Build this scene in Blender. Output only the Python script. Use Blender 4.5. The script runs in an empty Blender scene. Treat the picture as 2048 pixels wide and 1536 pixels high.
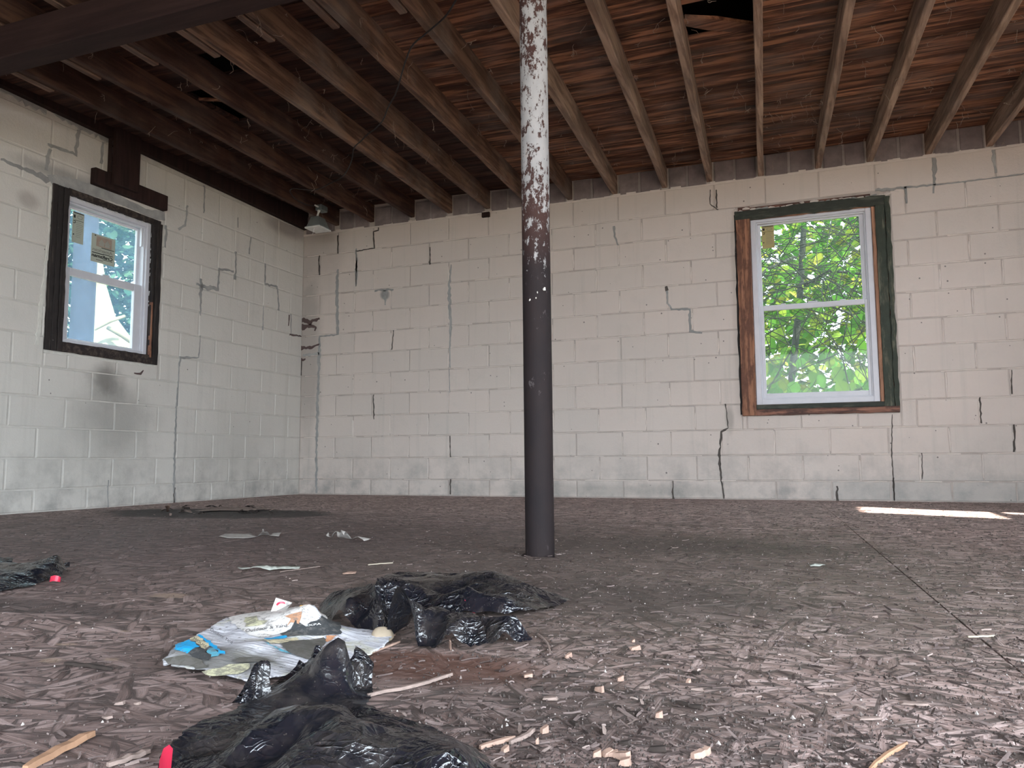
import bpy, bmesh, math, random
import numpy as np
from mathutils import Vector, Matrix, noise
from mathutils.geometry import delaunay_2d_cdt
random.seed(7); np.random.seed(7)
R = random.random
def U(a, b): return a + (b - a) * random.random()
sc = bpy.context.scene
COL = sc.collection

# ------------------------------------------------------------------ camera
CAM = np.array([4.7812, -6.5685, 0.3195]); YAW, PITCH, ROLL, FOC = 0.366545, 0.096245, -0.005627, 1578.7
_f = np.array([-math.sin(YAW)*math.cos(PITCH), math.cos(YAW)*math.cos(PITCH), math.sin(PITCH)])
_r = np.array([math.cos(YAW), math.sin(YAW), 0.0]); _u = np.cross(_r, _f)
_r2 = _r*math.cos(ROLL) + _u*math.sin(ROLL); _u2 = -_r*math.sin(ROLL) + _u*math.cos(ROLL)
cam_d = bpy.data.cameras.new('camera'); cam = bpy.data.objects.new('camera', cam_d); COL.objects.link(cam)
cam_d.sensor_width = 36; cam_d.lens = FOC*36/2048; cam_d.clip_start = 0.02; cam_d.clip_end = 200
M = Matrix.Identity(4)
for i in range(3):
    M[i][0] = _r2[i]; M[i][1] = _u2[i]; M[i][2] = -_f[i]; M[i][3] = CAM[i]
cam.matrix_world = M
sc.camera = cam
# a point of the photograph (2048x1536) carried onto a plane of the room: axis 0/1/2 = value
def hit(px, py, ax, v):
    d = _f*FOC + _r2*(px-1024) - _u2*(py-768)
    return CAM + (v - CAM[ax])/d[ax]*d
def onfloor(px, py, h=0.0): return hit(px, py, 2, h)
def onback(px, py, off=0.0): return hit(px, py, 1, off)
def onleft(px, py, off=0.0): return hit(px, py, 0, off)

# ------------------------------------------------------------------ world, sun, exposure
W = bpy.data.worlds.new('sky'); sc.world = W; W.use_nodes = True
wn = W.node_tree; bg = wn.nodes['Background']
bg.inputs[0].default_value = (0.80, 0.90, 1.0, 1); bg.inputs[1].default_value = 8.0
sun_d = bpy.data.lights.new('sun', 'SUN'); sun_d.energy = 20; sun_d.angle = math.radians(1.0); sun_d.color = (1, 0.93, 0.82)
sun = bpy.data.objects.new('sun', sun_d); COL.objects.link(sun); sun.location = (12, -8, 12)
SUN = Vector((-0.88, 0.47, -1.11)).normalized()
sun.rotation_euler = SUN.to_track_quat('-Z', 'Y').to_euler()
sc.view_settings.view_transform = 'Standard'; sc.view_settings.look = 'None'
sc.view_settings.exposure = 0.92; sc.view_settings.gamma = 1.0
try: sc.view_settings.use_curve_mapping = False
except Exception: pass
# openings of the room (behind and to the right of the camera) let the sky in: light portals sit in them
RX, RY = 6.9, -9.0        # right wall, rear wall
def portal(name, loc, rot, sx, sy):
    l = bpy.data.lights.new(name, 'AREA'); l.shape = 'RECTANGLE'; l.size = sx; l.size_y = sy
    l.cycles.is_portal = True
    o = bpy.data.objects.new(name, l); COL.objects.link(o); o.location = loc; o.rotation_euler = rot
REAR = (3.0, 6.6, 0.0, 2.3)      # x0 x1 z0 z1
SIDE = (-8.8, -4.95, 0.0, 1.98)   # y0 y1 z0 z1
SLOT = (-2.40, -1.80, 1.50, 2.42); SLOT2 = (-1.93, -1.74, 1.20, 1.46)
portal('rear_portal', ((REAR[0]+REAR[1])/2, RY, REAR[3]/2), (math.pi/2, 0, 0), REAR[1]-REAR[0], REAR[3])
portal('side_portal', (RX, (SIDE[0]+SIDE[1])/2, SIDE[3]/2), (math.pi/2, 0, math.pi/2), SIDE[1]-SIDE[0], SIDE[3])
sc.cycles.use_adaptive_sampling = True; sc.cycles.adaptive_threshold = 0.03; sc.cycles.max_bounces = 7; sc.cycles.diffuse_bounces = 4; sc.cycles.transparent_max_bounces = 12
sc.cycles.caustics_reflective = False; sc.cycles.caustics_refractive = False
sc.cycles.sample_clamp_indirect = 6.0

# ------------------------------------------------------------------ helpers
def tag(o, label=None, cat=None, group=None, kind=None):
    if label: o['label'] = label
    if cat: o['category'] = cat
    if group: o['group'] = group
    if kind: o['kind'] = kind
    return o
def empty(name, loc=(0, 0, 0), rotz=0, label=None, cat=None, group=None, kind=None, parent=None):
    o = bpy.data.objects.new(name, None); COL.objects.link(o)
    o.location = loc; o.rotation_euler = (0, 0, rotz); o.empty_display_size = 0.05
    if parent: o.parent = parent
    return tag(o, label, cat, group, kind)
class MB:
    def __init__(s): s.v = []; s.f = []; s.m = []
    def add(s, vs, fs, mi=0):
        n = len(s.v); s.v += [tuple(map(float, p)) for p in vs]
        s.f += [tuple(i+n for i in f) for f in fs]; s.m += [mi]*len(fs); return s
    def box(s, x0, x1, y0, y1, z0, z1, mi=0):
        return s.add([(x0,y0,z0),(x1,y0,z0),(x1,y1,z0),(x0,y1,z0),(x0,y0,z1),(x1,y0,z1),(x1,y1,z1),(x0,y1,z1)],
                     [(0,3,2,1),(4,5,6,7),(0,1,5,4),(1,2,6,5),(2,3,7,6),(3,0,4,7)], mi)
    def tube(s, pts, rad, n=8, mi=0, cap=True):
        pts = [Vector(p) for p in pts]; k = len(pts)
        if not hasattr(rad, '__len__'): rad = [rad]*k
        vs = []; fs = []
        up = Vector((0.13, 0.27, 1)).normalized()
        for i, p in enumerate(pts):
            t = (pts[min(i+1, k-1)] - pts[max(i-1, 0)]).normalized()
            a = t.cross(up)
            if a.length < 1e-3: a = t.cross(Vector((1, 0, 0)))
            a.normalize(); b = a.cross(t).normalized()
            for j in range(n):
                c = 2*math.pi*j/n
                vs.append(p + (a*math.cos(c) + b*math.sin(c))*rad[i])
        for i in range(k-1):
            for j in range(n):
                fs.append((i*n+j, i*n+(j+1) % n, (i+1)*n+(j+1) % n, (i+1)*n+j))
        if cap: fs.append(tuple(range(n))[::-1]); fs.append(tuple((k-1)*n+j for j in range(n)))
        return s.add(vs, fs, mi)
    def mesh(s, name, mats, smooth=False):
        me = bpy.data.meshes.new(name); me.from_pydata(s.v, [], s.f)
        for m in (mats if isinstance(mats, (list, tuple)) else [mats]): me.materials.append(m)
        if any(s.m): me.polygons.foreach_set('material_index', s.m)
        if smooth: me.polygons.foreach_set('use_smooth', [True]*len(me.polygons))
        me.update(); return me
    def build(s, name, mats, parent=None, smooth=False, label=None, cat=None, group=None, kind=None):
        o = bpy.data.objects.new(name, s.mesh(name, mats, smooth)); COL.objects.link(o)
        if parent: o.parent = parent
        return tag(o, label, cat, group, kind)
def bevel(o, w=0.003, seg=1):
    md = o.modifiers.new('bevel', 'BEVEL'); md.width = w; md.segments = seg; md.limit_method = 'ANGLE'; return o
def place(me, name, loc, parent, rot=(0, 0, 0), scale=(1, 1, 1)):
    o = bpy.data.objects.new(name, me); COL.objects.link(o); o.parent = parent
    o.location = loc; o.rotation_euler = rot; o.scale = scale; return o

# ------------------------------------------------------------------ material node helper
class NT:
    def __init__(s, name):
        s.mat = bpy.data.materials.new(name); s.mat.use_nodes = True
        s.t = s.mat.node_tree; s.t.nodes.clear()
        s.out = s.t.nodes.new('ShaderNodeOutputMaterial')
    def n(s, typ, props=None, **ins):
        nd = s.t.nodes.new('ShaderNode'+typ)
        for k, v in (props or {}).items(): setattr(nd, k, v)
        for k, v in ins.items():
            key = int(k[1:]) if k[0] == 'i' and k[1:].isdigit() else k.replace('_', ' ')
            s.set(nd.inputs[key], v)
        return nd
    def set(s, sock, v):
        if isinstance(v, bpy.types.NodeSocket): s.t.links.new(v, sock)
        elif isinstance(v, bpy.types.Node): s.t.links.new(v.outputs[0], sock)
        else:
            if hasattr(sock.default_value, '__len__') and not hasattr(v, '__len__'): v = [v]*len(sock.default_value)
            if hasattr(sock.default_value, '__len__') and len(sock.default_value) == 4 and len(v) == 3: v = (*v, 1)
            sock.default_value = v
    def pos(s): return s.n('NewGeometry').outputs['Position']
    def obj(s): return s.n('TexCoord').outputs['Object']
    def rnd(s): return s.n('ObjectInfo').outputs['Random']
    def math(s, op, a, b=0.0, c=0.0, clamp=False):
        return s.n('Math', {'operation': op, 'use_clamp': clamp}, i0=a, i1=b, i2=c).outputs[0]
    def vm(s, op, a, b=(0, 0, 0)):
        nd = s.n('VectorMath', {'operation': op}, i0=a, i1=b)
        return nd.outputs[1] if op in ('LENGTH', 'DISTANCE') else nd.outputs[0]
    def mapv(s, v, scale=(1, 1, 1), rot=(0, 0, 0), loc=(0, 0, 0)):
        return s.n('Mapping', None, Vector=v, Scale=scale, Rotation=rot, Location=loc).outputs[0]
    def noise(s, v, scale=5, detail=4, rough=0.55, dist=0.0):
        return s.n('TexNoise', None, Vector=v, Scale=scale, Detail=detail, Roughness=rough, Distortion=dist).outputs[0]
    def noisec(s, v, scale=5, detail=3):
        return s.n('TexNoise', None, Vector=v, Scale=scale, Detail=detail).outputs[1]
    def ramp(s, fac, stops, interp='LINEAR'):
        nd = s.n('ValToRGB'); nd.color_ramp.interpolation = interp; s.set(nd.inputs[0], fac)
        el = nd.color_ramp.elements
        while len(el) < len(stops): el.new(0.5)
        for e, (p, c) in zip(el, stops):
            e.position = p
            e.color = (c, c, c, 1) if not hasattr(c, '__len__') else (*c, 1)
        return nd.outputs[0]
    def mix(s, fac, a, b, mode='MIX'):
        nd = s.n('Mix', {'data_type': 'RGBA', 'blend_type': mode, 'clamp_factor': True})
        s.set(nd.inputs[0], fac); s.set(nd.inputs[6], a); s.set(nd.inputs[7], b); return nd.outputs[2]
    def mixv(s, fac, a, b):
        nd = s.n('Mix', {'data_type': 'VECTOR'}); s.set(nd.inputs[0], fac); s.set(nd.inputs[4], a); s.set(nd.inputs[5], b); return nd.outputs[1]
    def mixf(s, fac, a, b):
        nd = s.n('Mix', {'data_type': 'FLOAT'}); s.set(nd.inputs[0], fac); s.set(nd.inputs[2], a); s.set(nd.inputs[3], b); return nd.outputs[0]
    def sep(s, v): return s.n('SeparateXYZ', None, i0=v).outputs
    def bump(s, h, strength=0.5, dist=0.01, normal=None):
        nd = s.n('Bump', None, Height=h, Strength=strength, Distance=dist)
        if normal is not None: s.set(nd.inputs['Normal'], normal)
        return nd.outputs[0]
    def blob(s, P, c, r, soft=0.35, wob=0.25, nscale=3.0):
        # a stain with its own shape: ellipsoid about c with radii r and a ragged edge
        q = s.vm('DIVIDE', s.vm('SUBTRACT', P, c), r)
        d = s.math('ADD', s.vm('LENGTH', q), s.math('MULTIPLY', s.math('SUBTRACT', s.noise(P, nscale, 5, 0.6), 0.5), wob*4))
        return s.math('SUBTRACT', 1.0, s.n('MapRange', {'interpolation_type': 'SMOOTHSTEP'}, i0=d, i1=1-soft, i2=1+soft).outputs[0])
    def bsdf(s, color, rough=0.8, normal=None, spec=0.3, **kw):
        b = s.n('BsdfPrincipled'); s.set(b.inputs['Base Color'], color); s.set(b.inputs['Roughness'], rough)
        s.set(b.inputs['Specular IOR Level'], spec)
        if normal is not None: s.set(b.inputs['Normal'], normal)
        for k, v in kw.items(): s.set(b.inputs[k.replace('_', ' ')], v)
        s.t.links.new(b.outputs[0], s.out.inputs[0]); return b
    def shader(s, sh): s.t.links.new(sh, s.out.inputs[0])
def flat(name, c, rough=0.7, spec=0.3, metal=0.0, var=0.12, nscale=25):
    m = NT(name); P = m.pos(); n = m.noise(P, nscale, 4)
    col = m.mix(n, tuple(x*(1-var*2) for x in c), tuple(min(1, x*(1+var*2)) for x in c))
    m.bsdf(col, rough, m.bump(n, 0.15, 0.003), spec, Metallic=metal); return m.mat

# ---- painted block wall
def wall_paint(name, stains, tone=(0.62, 0.555, 0.51), top_gray=None):
    m = NT(name); P = m.pos()
    big = m.noise(P, 0.9, 4, 0.6); mid = m.noise(P, 5, 6, 0.65); fine = m.noise(P, 70, 5, 0.7)
    col = m.mix(big, tuple(c*0.90 for c in tone), tuple(min(1, c*1.08) for c in tone))
    col = m.mix(m.math('MULTIPLY', m.rnd(), 0.22), col, (0.52, 0.50, 0.46))
    # rain runs down the paint
    runs = m.noise(m.mapv(P, (14, 14, 0.7)), 1.0, 4, 0.6)
    col = m.mix(m.ramp(runs, [(0.56, 0), (0.80, 0.33)]), col, (0.40, 0.39, 0.35))
    col = m.mix(m.ramp(mid, [(0.56, 0), (0.78, 0.22)]), col, (0.45, 0.43, 0.39))
    # splashed dirt towards the floor
    z = m.sep(P)[2]
    low = m.math('MULTIPLY', m.ramp(m.math('DIVIDE', z, 0.5), [(0.0, 1), (1.0, 0)]), m.ramp(mid, [(0.42, 0), (0.68, 0.8)]))
    col = m.mix(low, col, (0.30, 0.29, 0.27))
    # pocks and specks
    v = m.n('TexVoronoi', {'feature': 'F1'}, Vector=P, Scale=16.0)
    sp = m.math('MULTIPLY', m.math('LESS_THAN', v.outputs[0], m.math('MULTIPLY', m.noise(P, 2.3, 2), 0.17)), m.math('GREATER_THAN', m.sep(v.outputs[1])[0], 0.72))
    col = m.mix(m.math('MULTIPLY', sp, 0.75), col, (0.10, 0.085, 0.08))
    for c, r, k, colr, soft, wob in stains:
        col = m.mix(m.math('MULTIPLY', m.blob(P, c, r, soft, wob, 4.0), k), col, colr)
    h = m.math('ADD', m.math('MULTIPLY', mid, 0.9), m.math('ADD', m.math('MULTIPLY', fine, 0.35), m.math('MULTIPLY', sp, -0.6)))
    m.bsdf(col, 0.72, m.bump(h, 0.8, 0.008), 0.25); return m.mat
lw = lambda px, py: tuple(onleft(px, py)); bw = lambda px, py: tuple(onback(px, py))
SOOT = (0.035, 0.03, 0.028); GREYM = (0.27, 0.27, 0.26)
M_left = wall_paint('left_wall_paint', [
    (lw(212, 766), (0.3, 0.13, 0.12), 0.62, (0.07, 0.06, 0.052), 0.75, 0.4), (lw(232, 835), (0.3, 0.30, 0.22), 0.42, (0.16, 0.155, 0.14), 0.7, 0.25),
    (lw(160, 900), (0.3, 0.5, 0.30), 0.16, (0.22, 0.22, 0.19), 0.8, 0.3), (lw(470, 900), (0.3, 0.35, 0.4), 0.16, (0.24, 0.24, 0.2), 0.8, 0.3),
    (lw(570, 455), (0.3, 0.28, 0.08), 0.5, (0.14, 0.10, 0.10), 0.5, 0.2), (lw(120, 350), (0.3, 0.30, 0.05), 0.55, (0.17, 0.16, 0.15), 0.6, 0.3),
    (lw(55, 400), (0.3, 0.07, 0.05), 0.4, (0.2, 0.16, 0.14), 0.6, 0.3)], tone=(0.68, 0.645, 0.59))
M_back = wall_paint('back_wall_paint', [
    (bw(618, 700), (0.13, 0.3, 0.85), 0.45, (0.22, 0.21, 0.19), 0.5, 0.25),
    (bw(620, 500), (0.35, 0.3, 0.40), 0.35, (0.30, 0.27, 0.25), 0.6, 0.25), (bw(1200, 980), (1.0, 0.3, 0.05), 0.4, (0.3, 0.29, 0.26), 0.6, 0.4),
    (bw(1900, 985), (0.9, 0.3, 0.10), 0.4, (0.36, 0.37, 0.35), 0.6, 0.4), (bw(770, 590), (0.05, 0.3, 0.05), 0.75, (0.20, 0.21, 0.21), 0.3, 0.3),
    (bw(1460, 840), (0.03, 0.3, 0.10), 0.35, (0.10, 0.09, 0.07), 0.5, 0.3)], tone=(0.68, 0.595, 0.535))
def masonry(name, c1, c2, bumpd=0.006):
    m = NT(name); P = m.pos(); n = m.noise(P, 9, 6, 0.65); f = m.noise(P, 110, 3, 0.7)
    col = m.mix(m.ramp(n, [(0.35, 0), (0.65, 1)]), c1, c2)
    col = m.mix(m.math('MULTIPLY', m.rnd(), 0.5), col, tuple(x*0.75 for x in c1))
    m.bsdf(col, 0.9, m.bump(m.math('ADD', n, m.math('MULTIPLY', f, 0.5)), 0.6, bumpd), 0.15); return m.mat
M_mort = masonry('painted_mortar', (0.44, 0.385, 0.345), (0.58, 0.51, 0.46), 0.008)
M_bead = masonry('raised_mortar', (0.72, 0.64, 0.58), (0.82, 0.74, 0.68), 0.004)  # paler than the blocks, so joint highlights are in the colour
M_mortL = masonry('painted_mortar_left', (0.54, 0.515, 0.47), (0.66, 0.63, 0.58), 0.008)
M_infill = masonry('bare_block', (0.20, 0.165, 0.165), (0.30, 0.255, 0.25))
M_infm = masonry('bare_mortar', (0.27, 0.24, 0.23), (0.38, 0.34, 0.32))
M_filler = masonry('grey_filler', (0.30, 0.30, 0.29), (0.44, 0.43, 0.41))
M_crack = flat('crack_dark', (0.10, 0.088, 0.078), 0.95, 0.1)
M_soot = flat('soot_web', (0.12, 0.085, 0.08), 1.0, 0.05)
M_caulk = flat('old_caulk', (0.66, 0.64, 0.58), 0.8)

# ---- timber
def timber(name, axis, dark, mid, light, stain=0.5, gray=0.0, vscale=1.0):
    m = NT(name); P = m.pos(); rn = m.rnd()
    off = m.n('CombineXYZ', None, i0=m.math('MULTIPLY', rn, 17.0), i1=m.math('MULTIPLY', rn, 31.0), i2=m.math('MULTIPLY', rn, 9.0)).outputs[0]
    Q = m.vm('ADD', P, off)
    sc_ = {0: (1.2, 34, 34), 1: (34, 1.2, 34), 2: (34, 34, 1.2)}[axis]
    g = m.noise(m.mapv(Q, tuple(x*vscale for x in sc_)), 1.0, 6, 0.65, 0.6)
    patch = m.noise(m.mapv(Q, {0: (0.8, 5, 5), 1: (5, 0.8, 5), 2: (5, 5, 0.8)}[axis]), 1.6, 5, 0.6)
    g = m.math('ADD', m.math('MULTIPLY', g, 0.62), m.math('MULTIPLY', m.noise(m.mapv(Q, {0: (2.6, 16, 16), 1: (16, 2.6, 16), 2: (16, 16, 2.6)}[axis]), 1.0, 4, 0.6), 0.38)); col = m.ramp(g, [(0.33, dark), (0.5, mid), (0.64, light)])
    col = m.mix(m.math('MULTIPLY', m.ramp(patch, [(0.42, 0), (0.62, 1)]), stain), col, tuple(x*0.45 for x in dark))
    bigp = m.noise(m.mapv(Q, {0: (0.9, 9, 9), 1: (9, 0.9, 9), 2: (9, 9, 0.9)}[axis]), 2.2, 4, 0.55)
    col = m.mix(m.ramp(bigp, [(0.50, 0), (0.62, 0.55)]), col, light)
    col = m.mix(m.math('MULTIPLY', rn, 0.45), col, tuple(x*0.5 for x in mid))
    if gray: col = m.mix(m.ramp(m.noise(Q, 3, 4), [(0.45, 0), (0.7, gray)]), col, (0.23, 0.20, 0.18))
    m.bsdf(col, 0.82, m.bump(g, 0.6, 0.004), 0.2); return m.mat
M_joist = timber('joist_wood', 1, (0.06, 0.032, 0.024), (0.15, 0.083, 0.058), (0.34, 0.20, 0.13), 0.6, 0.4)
M_joistd = timber('dark_shaded_joist_wood', 1, (0.03, 0.014, 0.012), (0.075, 0.036, 0.027), (0.16, 0.085, 0.055), 0.6, 0.15)  # darker wood for the left joists, ceiling shade included in its colour
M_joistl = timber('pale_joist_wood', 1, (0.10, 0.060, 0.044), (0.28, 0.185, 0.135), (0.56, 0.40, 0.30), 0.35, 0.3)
M_beam = timber('beam_wood', 0, (0.022, 0.012, 0.012), (0.034, 0.018, 0.017), (0.048, 0.026, 0.023), 0.4)
M_dark = timber('dark_board', 2, (0.020, 0.011, 0.010), (0.033, 0.017, 0.015), (0.048, 0.025, 0.021), 0.4)
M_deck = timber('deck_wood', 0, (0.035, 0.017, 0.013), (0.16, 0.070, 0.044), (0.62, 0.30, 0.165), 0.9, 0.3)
M_deckd = timber('shaded_deck_wood', 0, (0.016, 0.008, 0.007), (0.050, 0.022, 0.017), (0.13, 0.058, 0.038), 0.8, 0.1)  # deck colour darkened to paint in the shade on the left
M_under = flat('roof_felt', (0.012, 0.010, 0.009), 0.95, 0.05)
def old_paint_wood(name, axis, paint, wood, amount):
    m = NT(name); P = m.pos()
    sc_ = {0: (1.5, 40, 40), 2: (40, 40, 1.5)}[axis]
    g = m.noise(m.mapv(P, sc_), 1.0, 5, 0.6, 0.4)
    w = m.ramp(g, [(0.3, tuple(x*0.45 for x in wood)), (0.6, wood), (0.8, tuple(min(1, x*1.5) for x in wood))])
    pa = m.mix(m.noise(P, 20, 5), tuple(x*0.6 for x in paint), tuple(x*1.3 for x in paint))
    k = m.math('ADD', m.math('MULTIPLY', m.noise(m.mapv(P, {0: (2, 9, 9), 2: (9, 9, 2)}[axis]), 2.0, 6, 0.7), 0.8), m.math('MULTIPLY', g, 0.3))
    col = m.mix(m.ramp(k, [(amount-0.04, 1), (amount+0.04, 0)]), w, pa)
    fl = m.noise(P, 46, 5, 0.75)
    col = m.mix(m.ramp(fl, [(0.68, 0), (0.72, 0.7)]), col, (0.5, 0.46, 0.42))
    m.bsdf(col, 0.7, m.bump(m.math('ADD', g, k), 0.6, 0.004), 0.25); return m.mat
M_redcase = old_paint_wood('worn_red_casing', 2, (0.16, 0.075, 0.05), (0.36, 0.17, 0.10), 0.56)
M_orange = old_paint_wood('orange_stop', 2, (0.30, 0.16, 0.10), (0.46, 0.24, 0.15), 0.50)
M_sill = old_paint_wood('brown_sill', 0, (0.10, 0.055, 0.045), (0.27, 0.13, 0.09), 0.55)
M_orangeh = old_paint_wood('orange_stop_head', 0, (0.18, 0.09, 0.06), (0.40, 0.20, 0.12), 0.50)
M_greenh = old_paint_wood('mouldy_head_board', 0, (0.045, 0.05, 0.04), (0.09, 0.095, 0.075), 0.60)
M_greenv = old_paint_wood('mouldy_side_board', 2, (0.05, 0.06, 0.045), (0.14, 0.14, 0.10), 0.60)
M_blackv = old_paint_wood('black_casing', 2, (0.030, 0.025, 0.024), (0.06, 0.048, 0.043), 0.60)
M_blackh = old_paint_wood('black_casing_head', 0, (0.035, 0.027, 0.025), (0.085, 0.065, 0.055), 0.56)
M_vinyl = flat('white_vinyl', (0.66, 0.66, 0.70), 0.45, 0.4, var=0.05, nscale=12)
M_gap = flat('shadow_gap', (0.02, 0.02, 0.02), 0.9, 0.1)
M_caulkw = flat('messy_caulk', (0.62, 0.62, 0.62), 0.8, var=0.15, nscale=60)

def glass(name, haze, hcol):
    m = NT(name); P = m.pos()
    n = m.noise(P, 4, 5, 0.7)
    tr = m.n('BsdfTransparent', None, Color=(0.62, 0.65, 0.64)); gl = m.n('BsdfGlossy', None, Color=(1, 1, 1), Roughness=0.03)
    fr = m.n('Fresnel', None, IOR=1.3)
    dirt = m.n('BsdfTranslucent', None, Color=hcol); 
    k = m.math('MULTIPLY', m.ramp(n, [(0.25, 0.6), (0.75, 1.2)]), haze)
    a = m.n('MixShader', None, i0=k, i1=tr.outputs[0], i2=dirt.outputs[0])
    b = m.n('MixShader', None, i0=m.math('MULTIPLY', fr, 0.5), i1=a.outputs[0], i2=gl.outputs[0])
    m.shader(b.outputs[0]); return m.mat
M_glassR = glass('window_glass', 0.012, (0.8, 0.9, 0.9)); M_glassL = glass('dusty_window_glass', 0.055, (0.45, 0.70, 1.0))

# ---- steel column: peeling white paint on its upper half
def column_mat():
    m = NT('peeling_column'); P = m.obj(); z = m.sep(P)[2]
    q = m.mapv(P, (1, 1, 0.55))
    n = m.noise(q, 46, 7, 0.74); n2 = m.noise(q, 7, 4, 0.6)
    th = m.ramp(m.math('DIVIDE', z, 2.4), [(0.34, 0.30), (0.40, 0.40), (0.46, 0.45), (0.50, 0.475), (0.55, 0.515), (0.60, 0.56), (0.66, 0.545), (0.72, 0.51), (0.80, 0.49)])
    k = m.math('ADD', m.math('MULTIPLY', n, 0.72), m.math('MULTIPLY', n2, 0.28))
    mask = m.n('MapRange', None, i0=m.math('SUBTRACT', th, k), i1=-0.012, i2=0.012).outputs[0]
    base = m.mix(m.noise(q, 11, 5), (0.012, 0.011, 0.013), (0.030, 0.021, 0.020))
    base = m.mix(m.ramp(m.math('DIVIDE', z, 2.4), [(0.42, 0), (0.50, 0.9)]), base, m.mix(n2, (0.09, 0.04, 0.03), (0.03, 0.02, 0.02)))
    base = m.mix(m.math('MULTIPLY', m.ramp(n, [(0.6, 0), (0.66, 0.5)]), m.ramp(n2, [(0.5, 0), (0.6, 1)])), base, (0.16, 0.14, 0.14))
    wh = m.mix(m.noise(q, 18, 6), (0.20, 0.20, 0.20), (0.42, 0.405, 0.395))
    wh = m.mix(m.ramp(n2, [(0.58, 0), (0.72, 0.5)]), wh, (0.42, 0.30, 0.2))
    col = m.mix(mask, base, wh)
    m.bsdf(col, m.mixf(mask, 0.7, 0.75), m.bump(m.math('ADD', mask, m.math('MULTIPLY', n, 0.4)), 0.5, 0.003), 0.12); return m.mat
M_column = column_mat()

# ---- oriented strand board floor
def osb():
    m = NT('weathered_strand_board'); P = m.pos()
    wv = m.vm('SUBTRACT', m.noisec(P, 5, 2), (0.5, 0.5, 0.5))
    Pw = m.vm('ADD', m.vm('MULTIPLY', P, (1, 1, 0)), m.vm('MULTIPLY', wv, (0.03, 0.03, 0)))
    cur = None
    for i, (a, L, Wd) in enumerate([(12, 0.13, 0.020), (48, 0.10, 0.016), (95, 0.12, 0.018), (137, 0.09, 0.014), (168, 0.14, 0.022)]):
        q = m.mapv(Pw, (1/L, 1/Wd, 1), (0, 0, 0), (i*3.7, i*7.1, 0))
        q = m.mapv(m.mapv(Pw, (1, 1, 1), (0, 0, math.radians(a))), (1/L, 1/Wd, 1), (0, 0, 0), (i*3.7, i*7.1, 0))
        v = m.n('TexVoronoi', {'voronoi_dimensions': '2D', 'feature': 'F1'}, Vector=q, Scale=1.0)
        c = m.sep(v.outputs[1])
        if cur is None: cur = [c[0], c[1], q, v.outputs[0]]
        else:
            g = m.math('GREATER_THAN', c[0], cur[0])
            cur = [m.mixf(g, cur[0], c[0]), m.mixf(g, cur[1], c[1]), m.mixv(g, cur[2], q), m.mixf(g, cur[3], v.outputs[0])]
    pr, tone, q, dist = cur
    grain = m.ramp(m.noise(m.mapv(q, (1.2, 5, 1)), 1.0, 5, 0.7), [(0.25, 0), (0.75, 1)])
    t = m.math('ADD', m.math('MULTIPLY', tone, 0.45), m.math('MULTIPLY', grain, 0.55))
    col = m.ramp(t, [(0.16, (0.115, 0.074, 0.064)), (0.36, (0.33, 0.225, 0.200)), (0.56, (0.54, 0.385, 0.350)), (0.82, (0.84, 0.64, 0.60))])
    edge = m.ramp(dist, [(0.40, 0), (0.62, 0.85)])
    col = m.mix(edge, col, (0.035, 0.026, 0.024))
    mid = m.noise(P, 3.2, 6, 0.68); big = m.noise(P, 0.8, 4, 0.6)
    # ground-in dirt hides the strands
    col = m.mix(m.ramp(mid, [(0.47, 0.0), (0.68, 0.60)]), col, (0.20, 0.136, 0.120))
    col = m.mix(m.ramp(m.noise(P, 30, 5, 0.7), [(0.56, 0), (0.72, 0.5)]), col, (0.065, 0.050, 0.046))
    fl = lambda x, y: (*onfloor(x, y)[:2], 0)
    for c, r, k, cc, soft in [
        (fl(1330, 1130), (1.15, 1.25, 1), 0.55, (0.105, 0.098, 0.066), 0.6), (fl(1230, 1190), (0.42, 0.22, 1), 0.55, (0.035, 0.032, 0.025), 0.6),
        (fl(1420, 1090), (0.5, 0.30, 1), 0.45, (0.04, 0.038, 0.025), 0.7), (fl(430, 1026), (0.80, 0.40, 1), 0.97, (0.006, 0.005, 0.005), 0.22),
        (fl(500, 1110), (1.7, 1.6, 1), 0.5, (0.10, 0.070, 0.064), 0.7), (fl(250, 1060), (2.2, 1.3, 1), 0.5, (0.085, 0.060, 0.056), 0.6),
        (fl(850, 1330), (0.17, 0.09, 1), 0.8, (0.13, 0.055, 0.035), 0.4), (fl(1150, 1430), (0.25, 0.12, 1), 0.45, (0.03, 0.025, 0.022), 0.7),
        (fl(140, 1450), (0.5, 0.35, 1), 0.45, (0.065, 0.045, 0.042), 0.8), (fl(60, 1212), (0.35, 0.06, 1), 0.6, (0.03, 0.022, 0.02), 0.5)]:
        col = m.mix(m.math('MULTIPLY', m.blob(P, c, r, soft, 0.2, 2.6), k), col, cc)
    # pale worn spots
    for px, py, s in [(340, 1190, 0.05), (102, 1320, 0.022), (225, 1318, 0.014), (250, 1262, 0.012), (120, 1288, 0.012), (140, 1288, 0.012)]:
        col = m.mix(m.math('MULTIPLY', m.blob(P, fl(px, py), (s, s*0.6, 1), 0.3, 0.55, 30.0), 0.55), col, (0.42, 0.30, 0.22))
    h = m.math('ADD', m.math('MULTIPLY', pr, 0.8), m.math('ADD', m.math('MULTIPLY', grain, 0.45), m.math('MULTIPLY', edge, -0.5)))
    h = m.math('ADD', h, m.math('MULTIPLY', m.noise(P, 60, 5, 0.7), 0.7))
    m.bsdf(col, m.ramp(grain, [(0.3, 0.5), (0.8, 0.8)]), m.bump(h, 0.8, 0.006), 0.4); return m.mat
M_osb = osb()

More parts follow.
